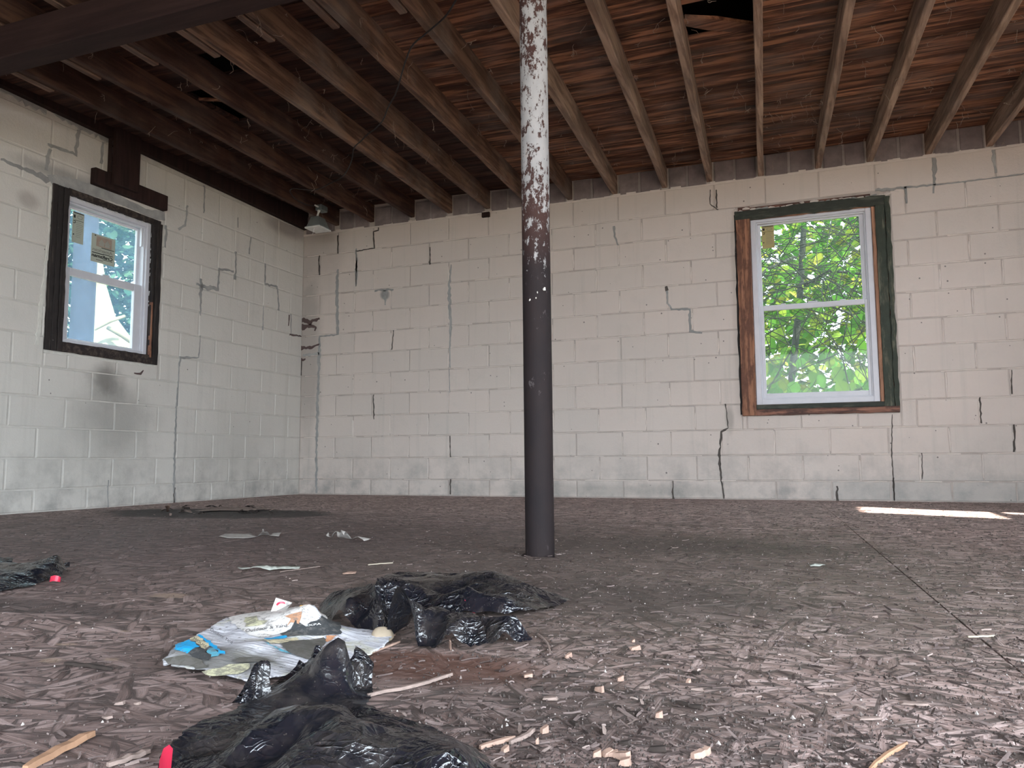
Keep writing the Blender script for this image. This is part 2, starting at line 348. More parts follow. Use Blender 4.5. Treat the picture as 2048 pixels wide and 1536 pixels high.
def chipmat(name, stops, rough=0.75):
    m = NT(name); a = m.n('Attribute', {'attribute_name': 'tone'}).outputs['Fac']
    n = m.noise(m.pos(), 160, 3); c = m.ramp(a, stops)
    m.bsdf(m.mix(m.math('MULTIPLY', n, 0.6), c, (0.05, 0.035, 0.03)), rough, m.bump(n, 0.3, 0.002), 0.25); return m.mat
M_flake = chipmat('strand_flakes', [(0, (0.05, 0.036, 0.033)), (0.5, (0.17, 0.128, 0.118)), (0.85, (0.27, 0.21, 0.195)), (1, (0.42, 0.33, 0.29))])
M_crumb = chipmat('crumbs', [(0, (0.03, 0.025, 0.022)), (0.8, (0.09, 0.072, 0.065)), (0.95, (0.26, 0.21, 0.19)), (1, (0.65, 0.6, 0.56))])
M_chip = flat('tan_wood_chip', (0.34, 0.225, 0.175), 0.8, var=0.3, nscale=90)
M_chipd = flat('grey_splinter', (0.24, 0.18, 0.155), 0.85, var=0.3, nscale=90)
M_chipo = flat('fresh_splinter', (0.33, 0.19, 0.115), 0.75, var=0.2, nscale=60)
M_chipk = flat('dark_bark', (0.035, 0.026, 0.022), 0.9, var=0.3, nscale=60)
M_scrap = flat('paper_scrap', (0.40, 0.37, 0.34), 0.85, var=0.2, nscale=60)
M_scrapg = flat('greenish_scrap', (0.33, 0.34, 0.30), 0.8, var=0.2, nscale=60)
M_straw = flat('straw', (0.36, 0.31, 0.24), 0.8, var=0.1)
M_red = flat('red_drawtape', (0.62, 0.03, 0.07), 0.35, 0.5, var=0.08)
M_mush = flat('pale_husk', (0.36, 0.29, 0.21), 0.7, var=0.15)
def plastic(name, dust=0.5, ribs=0.0):
    m = NT(name); P = m.pos()
    Pw = m.vm('ADD', P, m.vm('MULTIPLY', m.vm('SUBTRACT', m.noisec(P, 14, 2), (0.5, 0.5, 0.5)), (0.05, 0.05, 0.05)))
    def crease(sc_):
        v = m.n('TexVoronoi', {'feature': 'DISTANCE_TO_EDGE'}, Vector=Pw, Scale=sc_); return m.math('POWER', m.math('MINIMUM', m.math('MULTIPLY', v.outputs[0], 3.0), 1.0), 0.6)
    h = m.math('ADD', m.math('MULTIPLY', crease(26.0), -1.0), m.math('MULTIPLY', crease(70.0), -0.45))
    h = m.math('ADD', h, m.math('MULTIPLY', m.noise(m.mapv(P, (1, 1, 1), (0, 0, 0.9)), 55, 3, 0.5, 1.5), 0.7))
    d = m.noise(P, 11, 6, 0.7)
    dm = m.math('MULTIPLY', m.ramp(d, [(0.48, 0), (0.68, 1)]), dust)
    sp = m.ramp(m.noise(P, 260, 2), [(0.66, 0), (0.72, 0.6)])
    col = m.mix(dm, (0.008, 0.009, 0.013), (0.10, 0.083, 0.068)); col = m.mix(m.math('MULTIPLY', sp, dust), col, (0.26, 0.22, 0.18))
    h = m.math('ADD', h, m.math('MULTIPLY', m.noise(m.mapv(Pw, (120, 18, 18), (0, 0, 0.35)), 1.0, 3, 0.5), 0.6)); m.bsdf(col, m.mixf(dm, 0.16, 0.5), m.bump(h, m.ramp(m.noise(P, 9, 3, 0.5), [(0.40, 0.12), (0.62, 0.85)]), 0.007), 0.9); return m.mat
M_bag = plastic('black_bag_plastic', 0.28); M_bagd = plastic('dusty_bag_plastic', 0.55)

# ------------------------------------------------------------------ structure: block walls
CH = 0.2032; Z1 = 0.1455; X0 = 0.613; PB = 0.40645
NROW = 13
def zrow(k): return 0.0 if k == 0 else Z1 + CH*(k-1)
WIN2 = (4.235, 5.385, 0.665, 2.375); WIN1 = (-2.82, -1.84, 1.075, 2.22)
ZT = 2.60
def rect_minus(r, h):
    x0, x1, z0, z1 = r; a0, a1, b0, b1 = h
    if x1 <= a0 or x0 >= a1 or z1 <= b0 or z0 >= b1: return [r]
    out = []
    if x0 < a0: out.append((x0, a0, z0, z1))
    if x1 > a1: out.append((a1, x1, z0, z1))
    m0, m1 = max(x0, a0), min(x1, a1)
    if z0 < b0: out.append((m0, m1, z0, b0))
    if z1 > b1: out.append((m0, m1, b1, z1))
    return [q for q in out if q[1]-q[0] > 0.02 and q[3]-q[2] > 0.02]
_bc = {}
def block_mesh(w, h, mat, seed=0):
    key = (round(w, 3), round(h, 3), mat.name, seed)
    if key in _bc: return _bc[key]
    g = 0.0030; b = 0.007; d = 0.02; rs = random.Random(hash(key[:2]) + seed)
    j = lambda: rs.uniform(-0.0018, 0.0018)
    # local: x along wall, y outward(+), z up; front at y=-0.004
    outer = [(g+j(), g+j()), (w/2, g+j()), (w-g+j(), g+j()), (w-g+j(), h-g+j()), (w/2, h-g+j()), (g+j(), h-g+j())]
    inner = [(g+b+j(), g+b+j()), (w/2, g+b), (w-g-b+j(), g+b+j()), (w-g-b+j(), h-g-b+j()), (w/2, h-g-b), (g+b+j(), h-g-b+j())]
    v = [(x, -0.004, z) for x, z in inner] + [(x, 0.001, z) for x, z in outer] + [(x, d, z) for x, z in outer]
    f = [(0, 1, 2, 3, 4, 5)]
    for i in range(6):
        k = (i+1) % 6; f += [(6+i, 6+k, k, i), (12+i, 12+k, 6+k, 6+i)]
    me = MB().add(v, f).mesh('block', mat); _bc[key] = me; return me
def wall_slab(name, length, hole, zt, mat, loc, rot):
    mb = MB(); a0, a1, b0, b1 = hole
    L0, L1 = length
    for (x0, x1, z0, z1) in [(L0, a0, -0.1, zt), (a1, L1, -0.1, zt), (a0, a1, -0.1, b0), (a0, a1, b1, zt)]:
        mb.box(x0, x1, 0.0005, 0.2, z0, z1)
    o = mb.build(name, mat, kind='structure'); o.location = loc; o.rotation_euler = (0, 0, rot); return o
wall_back = wall_slab('wall_back', (-0.2, RX+0.2), (WIN2[0]+0.03, WIN2[1]-0.03, WIN2[2]+0.02, WIN2[3]-0.03), 2.95, M_mort, (0, 0, 0), 0)
# left wall: local x = world y
wall_left = wall_slab('wall_left', (RY, 0.0), (WIN1[0]+0.03, WIN1[1]-0.03, WIN1[2]+0.02, WIN1[3]-0.03), 2.95, M_mortL, (0, 0, 0), math.pi/2)
def lay(parent, x_lo, x_hi, x0, hole, mat, ztop):
    for k in range(NROW):
        z0 = zrow(k); z1 = zrow(k+1) if k < NROW-1 else ztop
        off = x0 + (0.2032 if k % 2 == 0 else 0)
        n = math.floor((x_lo-off)/PB)
        while True:
            a = off + n*PB; b = a + PB; n += 1
            if a >= x_hi: break
            a = max(a, x_lo); b = min(b, x_hi)
            if b - a < 0.03: continue
            for q in rect_minus((a, b, z0, z1), hole):
                me = block_mesh(q[1]-q[0], q[3]-q[2], mat, random.randrange(3))
                place(me, 'block', (q[0], U(-0.0012, 0.0012), q[2]), parent)
lay(wall_back, 0.0, RX, X0, WIN2, M_back, ZT)
lay(wall_left, -6.6, 0.0, -0.2, WIN1, M_left, 2.655)
# bare infill blocks between the joist ends
def twist(x): return max(0.0, (3.0-x))*0.016
def jz(x, y): return 2.62 + twist(x - 0.0573*y*0) + 0.02856*y     # underside of the joists
JD = 0.165
JX = [0.40, 0.80, 1.245, 1.643, 2.031, 2.43, 2.822, 3.231, 3.665, 4.04, 4.444, 4.882, 5.259, 5.666, 6.07, 6.47]
infill = empty('trim_1', kind='structure', label='bare grey blocks filling the gaps between joist ends')
xs = [0.0] + JX + [RX]
for a, b in zip(xs[:-1], xs[1:]):
    a += 0.03; b -= 0.03; n = 2 if b-a > 0.25 else 1
    if b-a < 0.08: continue
    w = (b-a)/n
    for i in range(n):
        me = block_mesh(w-0.012, 0.185, M_infill, random.randrange(3))
        place(me, 'block', (a+i*w+0.006, -0.006+U(-0.004, 0.004), ZT+0.004), infill)
    MB().box(a, b, -0.003, 0.003, ZT, 2.80).build('mortar_bed', M_infm, infill)
# ragged paint edge along the top course
mb = MB(); x = 0.0
while x < RX:
    w = U(0.03, 0.12); d = U(0.004, 0.022); mb.box(x, x+w, -0.009, 0.0, ZT-0.01, ZT+d); x += w
mb.build('paint_edge', M_bead, infill)

# rear and right walls with their openings, never in view
def plain_wall(name, axis, at, L0, L1, holes, zt):
    mb = MB(); cuts = [(L0, L1, -0.1, zt)]
    for h in holes: cuts = [q for r in cuts for q in rect_minus(r, h)]
    for (a, b, z0, z1) in cuts:
        if axis == 'x': mb.box(at, at+0.05, a, b, z0, z1)
        else: mb.box(a, b, at-0.2, at, z0, z1)
    return mb.build(name, M_left, kind='structure')
plain_wall('wall_right', 'x', RX, RY, 0.0, [(SIDE[0], SIDE[1], -0.1, SIDE[3]), SLOT, SLOT2], 2.95)
plain_wall('wall_rear', 'y', RY, -0.2, RX+0.2, [(REAR[0], REAR[1], -0.1, REAR[3])], 2.95)

# strips and patches that follow joints of a wall
def ribbon(wall, pts, w, mat, name, off=-0.0065, jag=0.45, parent=None):
    P = []
    for (x, y) in pts: P.append((onback(x, y) if wall == 'b' else onleft(x, y)))
    L = [(p[0], p[2]) if wall == 'b' else (p[1], p[2]) for p in P]
    px2m = 0.0036
    ws = w if hasattr(w, '__len__') else [w]*len(L)
    fine = []
    for i in range(len(L)-1):
        a, b = np.array(L[i]), np.array(L[i+1]); n = max(1, int(np.linalg.norm(b-a)/0.022))
        for k in range(n):
            t = k/n; fine.append((a+(b-a)*t, (ws[i]+(ws[i+1]-ws[i])*t)))
    fine.append((np.array(L[-1]), ws[-1]))
    vs = []; fs = []
    for i, (p, ww) in enumerate(fine):
        q = fine[min(i+1, len(fine)-1)][0] - fine[max(i-1, 0)][0]; q = q/(np.linalg.norm(q)+1e-9); nrm = np.array([-q[1], q[0]])
        p = p + nrm*U(-1, 1)*ww*px2m*jag*0.5
        h1 = ww*px2m/2*U(1-jag, 1+jag); h2 = ww*px2m/2*U(1-jag, 1+jag)
        for s, hh in ((1, h1), (-1, -h2)):
            c = p + nrm*hh; vs.append((c[0], off, c[1]))
        for s, hh in ((1, h1), (-1, -h2)):
            c = p + nrm*(hh*1.25 + s*0.001); vs.append((c[0], 0.002, c[1]))
    for i in range(len(fine)-1):
        a = i*4; b = a+4
        fs += [(a, b, b+1, a+1), (a+2, b+2, b, a), (a+1, b+1, b+3, a+3)]
    o = MB().add(vs, fs).build(name, mat, parent or (wall_back if wall == 'b' else wall_left)); return o
def Z(pts, s, ox, oy): return [(x/s+ox, y/s+oy) for x, y in pts]
z1 = lambda *p: Z(p, 2.926, 0, 300)
z0 = lambda *p: Z(p, 2.926, 0, 0)
for pts, w in [(z1((1195, 210), (1190, 370)), 4), (z1((1095, 325), (1080, 440), (1040, 465)), 5), (z1((1390, 395), (1390, 455)), 2.5),
               (z1((1465, 510), (1455, 610)), 3.5), (z1((1378, 595), (1375, 760)), 5), (z1((1365, 712), (1280, 695), (1272, 825)), 5),
               (z1((1272, 818), (1215, 805), (1145, 785)), [7, 9, 4]), (z1((1178, 755), (1172, 830), (1170, 970)), [8, 8, 2]),
               (z1((1550, 665), (1548, 785), (1620, 800), (1630, 940)), 4.5), (z1((1540, 915), (1535, 1055)), 3),
               (z1((1170, 1085), (1160, 1215), (1055, 1215), (1045, 1265)), [1.5, 2.5, 5, 3]), (z1((1045, 1265), (1035, 1500)), 2),
               (z0((275, 845), (440, 905), (455, 760)), [6, 6, 7]), (z0((285, 870), (270, 1000)), 7), (z0((600, 830), (590, 960)), 6),
               (z0((0, 930), (170, 1000), (290, 1055)), [4, 7, 12]), (z0((0, 512), (150, 590), (270, 640)), [9, 12, 15]),
               (z0((300, 650), (450, 722), (680, 835)), [6, 13, 14]), (z0((840, 895), (1000, 960), (1240, 1085), (1480, 1195), (1740, 1325)), [8, 7, 6, 4, 3]),
               (z0((970, 1320), (965, 1450)), 5), (z1((1700, 960), (1700, 1080), (1750, 1090)), [4, 3, 4])]:
    ribbon('l', pts, w, M_filler, 'filler_strip')
ribbon('l', [(354, 775), (351, 830), (348, 930), (347, 970), (349, 1006)], [2.5, 4, 5, 6, 4], M_filler, 'filler_strip')
ribbon('l', [(349, 975), (346, 990), (348, 1006)], 2, M_crack, 'crack', -0.0075)
ribbon('l', [(216, 960), (214, 990), (216, 1016)], 2, M_filler, 'filler_strip')
ribbon('l', z1((300, 200), (285, 500), (240, 900), (215, 1140)), [3, 4, 7, 6], M_caulk, 'caulk_strip')
ribbon('l', z1((250, 1180), (500, 1215), (700, 1245), (905, 1265)), [3, 2, 3, 2], M_caulk, 'caulk_strip')
# grey mortar around the lintel of the left window
def patch(wall, pts, mat, name, off=-0.0068, parent=None, sub=0.03):
    P = [(onback(x, y) if wall == 'b' else onleft(x, y)) for x, y in pts]
    L = [(p[0], p[2]) if wall == 'b' else (p[1], p[2]) for p in P]; out = []
    for i in range(len(L)):
        a, b = np.array(L[i]), np.array(L[(i+1) % len(L)]); n = max(1, int(np.linalg.norm(b-a)/sub))
        for k in range(n):
            c = a+(b-a)*k/n; out.append(tuple(c + np.random.uniform(-1, 1, 2)*sub*0.16))
    n = len(out)
    vs = [(a, off, b) for a, b in out] + [(a, 0.004, b) for a, b in out]
    fs = [tuple(range(n))] + [(i, (i+1) % n, n+(i+1) % n, n+i) for i in range(n)]
    return MB().add(vs, fs).build(name, mat, parent or (wall_back if wall == 'b' else wall_left))
patch('l', z1((275, 150), (330, 145), (400, 160), (500, 190), (600, 215), (640, 235), (760, 300), (850, 345), (960, 360), (960, 415), (900, 400), (640, 300), (420, 235), (300, 205)), M_filler, 'mortar_patch')
z3 = lambda *p: Z(p, 3.2, 600, 520)
z2 = lambda *p: Z(p, 3.84, 550, 380)
z4 = lambda *p: Z(p, 2.478, 900, 380)
z8 = lambda *p: Z(p, 1.97, 1750, 240)
for pts, w in [(z3((245, 60), (238, 200), (242, 480)), [5, 9, 6]), (z3((242, 478), (125, 490)), 3.5), (z3((127, 490), (125, 620), (118, 760), (115, 900), (108, 1200), (105, 1490)), [4, 9, 6, 7, 6, 6]),
               (z3((20, 610), (125, 600)), 6), (z3((365, -15), (362, 60), (358, 170)), [4, 6, 2]), (z3((480, 195), (600, 190)), 5), (z3((545, 195), (545, 290)), [13, 3]),
               (z3((970, 30), (955, 150), (958, 290), (965, 420), (960, 560), (962, 690)), [2, 6, 7, 6, 3, 3]), (z3((955, 700), (960, 850)), 1.5),
               (z4((1095, 592), (1190, 592), (1190, 700), (1250, 710)), [3, 5, 6, 3]), (z4((812, 180), (818, 230), (832, 275)), [5, 4, 2]),
               (z8((0, 278), (150, 264), (300, 250), (587, 212)), [6, 4, 2.5, 2]), (z8((235, 150), (230, 290)), [9, 3]), (z8((465, 110), (475, 210)), [8, 3]),
               (z8((122, 262), (124, 330)), [5, 3]), (z2((625, 450), (628, 640), (625, 740)), [4, 5, 2]), (z4((1075, 480), (1078, 560), (1098, 590)), [5, 3, 3])]:
    ribbon('b', pts, w, M_filler, 'filler_strip')
for pts, w in [(z2((485, 350), (486, 490)), 3), (z2((340, 505), (341, 655)), 2.5), (z2((800, 268), (796, 310), (755, 320), (765, 448), (620, 470)), [2, 2.5, 2.5, 2.5, 2]),
               (z2((1192, 440), (1190, 575)), [1.5, 3]), (z4((1365, 1060), (1380, 1180), (1345, 1200), (1335, 1330), (1345, 1440), (1358, 1530)), [1.8, 2, 3.4, 4.2, 2.8, 2]),
               (z4((1320, 0), (1322, 90)), 2.5), (z4((1290, 0), (1288, 70), (1330, 100)), 1.5), ([(1346, 962), (1346, 984), (1347, 999)], [1.5, 2.5, 3]),
               ([(1674, 972), (1675, 1002)], 3), ([(1787, 955), (1788, 1000)], 2), (z8((412, 1092), (418, 1195)), 2.5), (z8((550, 1200), (548, 1308)), 2.5),
               (z8((185, 1312), (187, 1415)), 1.5), (z8((537, 985), (540, 1080)), 1.5), (z3((962, 1125), (964, 1262)), 2), (z3((964, 1402), (962, 1500)), 2.5), (z3((472, 862), (474, 1020)), 2.5),
               (z3((600, 450), (590, 575)), 2), (z3((10, 640), (8, 740)), 3), (z4((1070, 478), (1076, 500)), 5), (z8((68, 1160), (65, 1300), (72, 1420), (75, 1500)), 1.6)]:
    ribbon('b', pts, w, M_crack, 'crack', -0.0078, 0.6)
for pts, w in [([(603, 640), (622, 644), (640, 636)], [10, 11, 3]), ([(604, 658), (615, 650), (632, 655), (630, 662)], [12, 10, 5, 3]), ([(601, 698), (620, 696), (640, 688)], [9, 6, 3]), ([(602, 720), (612, 718)], [6, 3])]:
    ribbon('b', pts, w, M_soot, 'soot_smudge', -0.009, 0.6)
ribbon('l', z1((1690, 965), (1685, 1030)), [4, 2], M_soot, 'soot_smudge', -0.009)
ribbon('l', z1((1690, 1080), (1760, 1090)), [4, 3], M_soot, 'soot_smudge', -0.009)
ribbon('l', z1((780, 1305), (820, 1310), (835, 1290)), [2, 4, 2], M_soot, 'soot_smudge', -0.009)
# raised mortar beads along many back wall joints, highlights painted into their pale colour
for k in range(1, 12):
    for n_ in range(18):
        if R() < 0.2: continue
        off = X0 + (0.2032 if k % 2 == 0 else 0); x = off + n_*PB - 0.0
        if x > 6.4 or (WIN2[0]-0.02 < x < WIN2[1]+0.02 and WIN2[2]-0.05 < zrow(k)+0.1 < WIN2[3]+0.05): continue
        z = zrow(k); mb = MB(); a = U(0.0, 0.03); b = U(0.14, 0.2); w = U(0.004, 0.0075)
        mb.tube([(x+U(-.003, .003), -0.0015, z+a+(b-a)*t/3) for t in range(4)], [w*0.5, w, w, w*0.6], 5)
        mb.build('mortar_bead', M_bead, wall_back)
for k in range(1, 13):
    x = 0.05
    while x < 6.3:
        L = U(.15, .7); z = zrow(k)
        if not (WIN2[0]-.7 < x < WIN2[1]+.02 and WIN2[2]-.03 < z < WIN2[3]+.03):
            w = U(.003, .006); mb = MB(); nn = max(3, int(L/.06))
            mb.tube([(x+L*t/nn, -0.0012, z+U(-.0025, .0025)) for t in range(nn+1)], [w*U(.4, 1.0) for t in range(nn+1)], 5); mb.build('mortar_bead', M_bead, wall_back)
        x += L+U(.02, .25)
MB().box(*[0.965*0+v for v in (2.01-0.03, 2.01+0.045, -0.03, 0.01, 2.555, 2.60)]).build('wood_shim', M_dark, infill)

# ------------------------------------------------------------------ floor
floor = MB().box(-0.1, RX+0.1, RY-0.1, 0.1, -0.12, -0.030).build('floor', M_under, kind='structure')
tx = lambda x, y: x - 0.0548*(y+2.73)*1.0      # the boards run slightly off the wall's square
PC = hit(1080, 1113, 2, 0); PX, PY = 3.888, -3.985
def panel(x0, x1, y0, y1, dz, hole=None):
    g = 0.0016; rects = [(x0+g, x1-g, y0+g, y1-g)]
    if hole: rects = rect_minus(rects[0], hole)
    mb = MB()
    for a, b, c, d in rects:
        v = [(tx(a, c), c, dz-.018), (tx(b, c), c, dz-.018), (tx(b, d), d, dz-.018), (tx(a, d), d, dz-.018), (tx(a, c), c, dz), (tx(b, c), c, dz), (tx(b, d), d, dz), (tx(a, d), d, dz)]
        mb.add(v, [(0, 3, 2, 1), (4, 5, 6, 7), (0, 1, 5, 4), (1, 2, 6, 5), (2, 3, 7, 6), (3, 0, 4, 7)])
    mb.build('floor_panel', M_osb, floor)
xe = [0.04, 2.48, 4.92, 6.6]; ye = [-8.95, -7.6, -5.16, -2.725, -0.16]
for i in range(3):
    for j in range(4):
        h = None
        if i == 1 and j == 2: h = (PX+0.0548*(PY+2.73)-0.062, PX+0.0548*(PY+2.73)+0.075, PY-0.062, PY+0.07)
        panel(xe[i], xe[i+1], ye[j], ye[j+1], -0.0005-0.0008*((i+j) % 2), h)
MB().box(-0.1, RX, -0.36, 0.0, -0.025, -0.0025).build('floor_strip', M_osb, floor)
MB().box(5.5, RX, -9, 0, -0.03, -0.0030).build('floor_strip', M_osb, floor)
MB().box(0, 0.9, -9, 0, -0.03, -0.0030).build('floor_strip', M_osb, floor)

# ------------------------------------------------------------------ ceiling
ceiling = MB().box(-0.3, RX+0.3, RY-0.3, 0.3, 2.96, 3.05).build('ceiling', M_under, kind='structure')
def joist(x0, ya, yb, dz=0.0, dep=JD, w=0.045, mat=M_joist, name='joist', n=12):
    vs = []; fs = []
    sd = U(0, 99)
    for i in range(n+1):
        y = ya + (yb-ya)*i/n; x = x0 - 0.0573*y; zb = jz(x0, y) + dz
        wob = (noise.noise(Vector((sd, y*1.7, 0)))*0.006, noise.noise(Vector((sd+5, y*1.3, 0)))*0.006)
        hw = w/2*(1+0.08*noise.noise(Vector((sd+9, y*3, 0)))); c = 0.004
        for dx, dzz in [(-hw, c), (-hw+c, 0), (hw-c, 0), (hw, c), (hw, dep), (-hw, dep)]:
            vs.append((x+dx+wob[0], y, zb+dzz+(wob[1] if dzz < dep/2 else 0)))
    for i in range(n):
        for j in range(6):
            a = i*6+j; b = i*6+(j+1) % 6; fs.append((a, b, b+6, a+6))
    fs.append((5, 4, 3, 2, 1, 0)); fs.append(tuple(n*6+j for j in range(6)))
    return MB().add(vs, fs).build(name, mat, ceiling)
for x0 in JX:
    joist(x0, 0.06, -4.25, mat=M_joistd if x0 < 1.5 else (M_joist if x0 < 3.0 else M_joistl))  # colour steps darker to the left, following the shade as well as wood tone
for x0 in JX:
    joist(x0-0.056, -3.27+U(-.03, .03), -8.9, -0.004, mat=M_joist)
# the first joist lies against the left wall
mb = MB(); mb.add([(0.002, 0.0, 2.658), (0.055, 0.0, 2.658), (0.055, 0.0, 2.83), (0.002, 0.0, 2.83), (0.002, -8.9, 2.79), (0.055, -8.9, 2.79), (0.055, -8.9, 2.83), (0.002, -8.9, 2.83)],
                  [(0, 1, 2, 3), (7, 6, 5, 4), (0, 4, 5, 1), (1, 5, 6, 2), (2, 6, 7, 3), (3, 7, 4, 0)])
mb.build('joist', M_dark, ceiling)
# deck boards
y = 0.0; row = 0
while y > -8.8:
    w = U(0.115, 0.15); ye_ = y - w
    cuts = [0.0]; c = random.choice([2, 3, 4])
    idx = random.randrange(1, 5)
    while idx < len(JX): cuts.append(JX[idx]-0.0573*y); idx += random.choice([3, 4, 5, 6])
    cuts.append(RX); cuts = sorted(set(cuts+[JX[5]-0.0573*y]))
    holes = []
    if -2.56 < (y+ye_)/2 < -2.18: holes.append((4.19, 4.60))
    if -3.0 < (y+ye_)/2 < -2.75: holes.append((1.42, 1.62))
    if -2.66 < (y+ye_)/2 < -2.16: holes.append((1.0, 1.36))
    segs = list(zip(cuts[:-1], cuts[1:]))
    for h in holes:
        ns = []
        for a, b in segs:
            if b <= h[0] or a >= h[1]: ns.append((a, b))
            else:
                if a < h[0]: ns.append((a, h[0]))
                if b > h[1]: ns.append((h[1], b))
        segs = ns
    for a, b in segs:
        if b-a < 0.03: continue
        g = 0.0025; d0, d1 = U(-.003, .003), U(-.003, .003)
        n = 4; vs = []; fs = []
        for i in range(n+1):
            x = a+0.001+(b-a-0.002)*i/n
            za = jz(x, y)+JD+0.001+abs(d0)+U(0, .002); zb_ = jz(x, ye_)+JD+0.001+abs(d1)+U(0, .002)
            e0 = U(-.002, .002); e1 = U(-.002, .002)
            vs += [(x, y-g+e0, za), (x, ye_+g+e1, zb_), (x, ye_+g, zb_+.02), (x, y-g, za+.02)]
        for i in range(n):
            for j in range(4): fs.append((i*4+j, i*4+(j+1) % 4, i*4+4+(j+1) % 4, i*4+4+j))
        fs += [(3, 2, 1, 0), (n*4, n*4+1, n*4+2, n*4+3)]
        MB().add(vs, fs).build('deck_board', M_deck if a > 2.3 else M_deckd, ceiling)  # boards on the left take the shade-darkened colour
    y = ye_; row += 1
# broken plank hanging across the hole
def plank(p0, p1, w, t, mat, name, parent, **kw):
    p0, p1 = Vector(p0), Vector(p1); d = (p1-p0).normalized(); s = d.cross(Vector((0, 0, 1))).normalized(); u = s.cross(d)
    vs = []; n = 5; fs = []
    for i in range(n+1):
        p = p0.lerp(p1, i/n); ww = w*(1+U(-.12, .12))*(1 if 0 < i < n else 0.75)
        for a, b in [(-1, -1), (1, -1), (1, 1), (-1, 1)]: vs.append(p + s*a*ww/2 + u*b*t/2)
    for i in range(n):
        for j in range(4): fs.append((i*4+j, i*4+(j+1) % 4, i*4+4+(j+1) % 4, i*4+4+j))
    fs += [(3, 2, 1, 0), (n*4, n*4+1, n*4+2, n*4+3)]
    return MB().add(vs, fs).build(name, mat, parent, **kw)
plank((4.19, -2.42, 2.700), (4.56, -2.16, 2.712), 0.10, 0.02, M_deck, 'broken_board', ceiling, label='broken deck board hanging askew below a black hole')
plank((1.02, -2.58, 2.735), (1.34, -2.45, 2.725), 0.03, 0.012, M_deck, 'broken_board', ceiling)
# cobwebs and splinters dangling from the deck
mb = MB()
def strand(p, L, depth=0):
    pts = [Vector(p)]; d = Vector((U(-.8, .8), U(-.8, .8), U(-1.2, .1))).normalized()
    n = random.randint(3, 5)
    for i in range(n):
        d = (d + Vector((U(-.6, .6), U(-.6, .6), U(-.6, .35)))).normalized(); pts.append(pts[-1] + d*L/n)
    mb.tube(pts, [0.0011]*(len(pts)-1)+[0.0006], 3, cap=False)
    if depth < 2:
        for k in range(random.randint(0, 2)): strand(random.choice(pts[1:]), L*U(.3, .6), depth+1)
for i in range(520):
    y = -U(0.1, 3.9); x = U(0.5, 6.4)
    if R() < 0.35: x = U(3.8, 6.4)
    strand((x, y, jz(x, y)+random.choice([0.0, 0.04, 0.1, 0.15, 0.16])), U(0.02, 0.10))
M_web = flat('dusty_web', (0.30, 0.24, 0.20), 0.9, 0.1)
mb.build('cobweb', M_web, kind='stuff', label='dusty cobwebs and splinters dangling from the joists', cat='cobweb')

# main beam, wall post and ledger
beam = MB().box(0.06, RX-0.02, -3.975, -3.84, 2.325, 2.500).build('support_beam', M_beam, label='dark timber beam crossing under the joists at upper left', cat='beam'); bevel(beam, 0.006)
br = empty('wall_bracket', (0, -2.2, 2.3), 0, 'dark T-shaped post and ledger fixed above the left window', 'bracket')
br.location = (0, 0, 0)
def lyz(px, py, x): p = hit(px, py, 0, x); return p[1], p[2]
T = 0.055
a = lyz(192, 328, T); b = lyz(338, 398, T); c = lyz(335, 420, T); d = lyz(190, 368, T)
y0 = (a[0]+d[0])/2; y1 = (b[0]+c[0])/2; zt_ = (a[1]+b[1])/2; zb_ = (c[1]+d[1])/2
bevel(MB().box(0.003, T, y0, y1, zb_, zt_).build('ledger', M_dark, br), 0.005)
T2 = 0.095
a = lyz(234, 258, T2); b = lyz(283.6, 275, T2); c = lyz(283, 386, T2); d = lyz(232, 369, T2)
bevel(MB().box(0.003+T, T2, a[0], b[0], (c[1]+d[1])/2, 2.80).add([(0.06, a[0], zt_), (0.003, a[0]+.01, zt_), (0.003, b[0]-.01, zt_), (0.06, b[0], zt_), (0.06, a[0], 2.80), (0.003, a[0]+.01, 2.80), (0.003, b[0]-.01, 2.80), (0.06, b[0], 2.80)], [(0, 4, 5, 1), (1, 5, 6, 2), (2, 6, 7, 3), (0, 1, 2, 3)]).build('post', M_dark, br), 0.004)

# column
cl = empty('steel_column', (PX, PY, -0.03), 0, 'round steel column, white paint peeling above, dark below', 'column')
mb = MB(); n = 40; zs = np.linspace(0, 2.36, 60); vs = []; fs = []
for i, z in enumerate(zs):
    for j in range(n):
        a = 2*math.pi*j/n; r = 0.0497 + 0.0006*noise.noise(Vector((math.cos(a)*2, math.sin(a)*2, z*4)))
        vs.append((r*math.cos(a)-0.004*z, r*math.sin(a), z))
for i in range(len(zs)-1):
    for j in range(n): fs.append((i*n+j, i*n+(j+1) % n, (i+1)*n+(j+1) % n, (i+1)*n+j))
mb.add(vs, fs).build('shaft', M_column, cl, smooth=True)
# lumps of old plaster left on the shaft
for (px, py, s) in [(1089, 578, 0.006), (1075, 585, 0.003), (1072, 596, 0.003), (1060, 600, 0.004)]:
    p = hit(px, py, 1, PY-0.047); mb = MB()
    vs = [(p[0]-PX+math.cos(a)*s*U(.6, 1.2), p[1]-PY+U(-.002, .0), p[2]+0.03+math.sin(a)*s*1.3*U(.6, 1.2)) for a in np.linspace(0, 2*math.pi, 9)[:-1]]
    c = (p[0]-PX, p[1]-PY-0.004, p[2]+0.03)
    mb.add(vs+[c], [(i, (i+1) % 8, 8) for i in range(8)]).build('plaster_lump', M_caulk, cl)

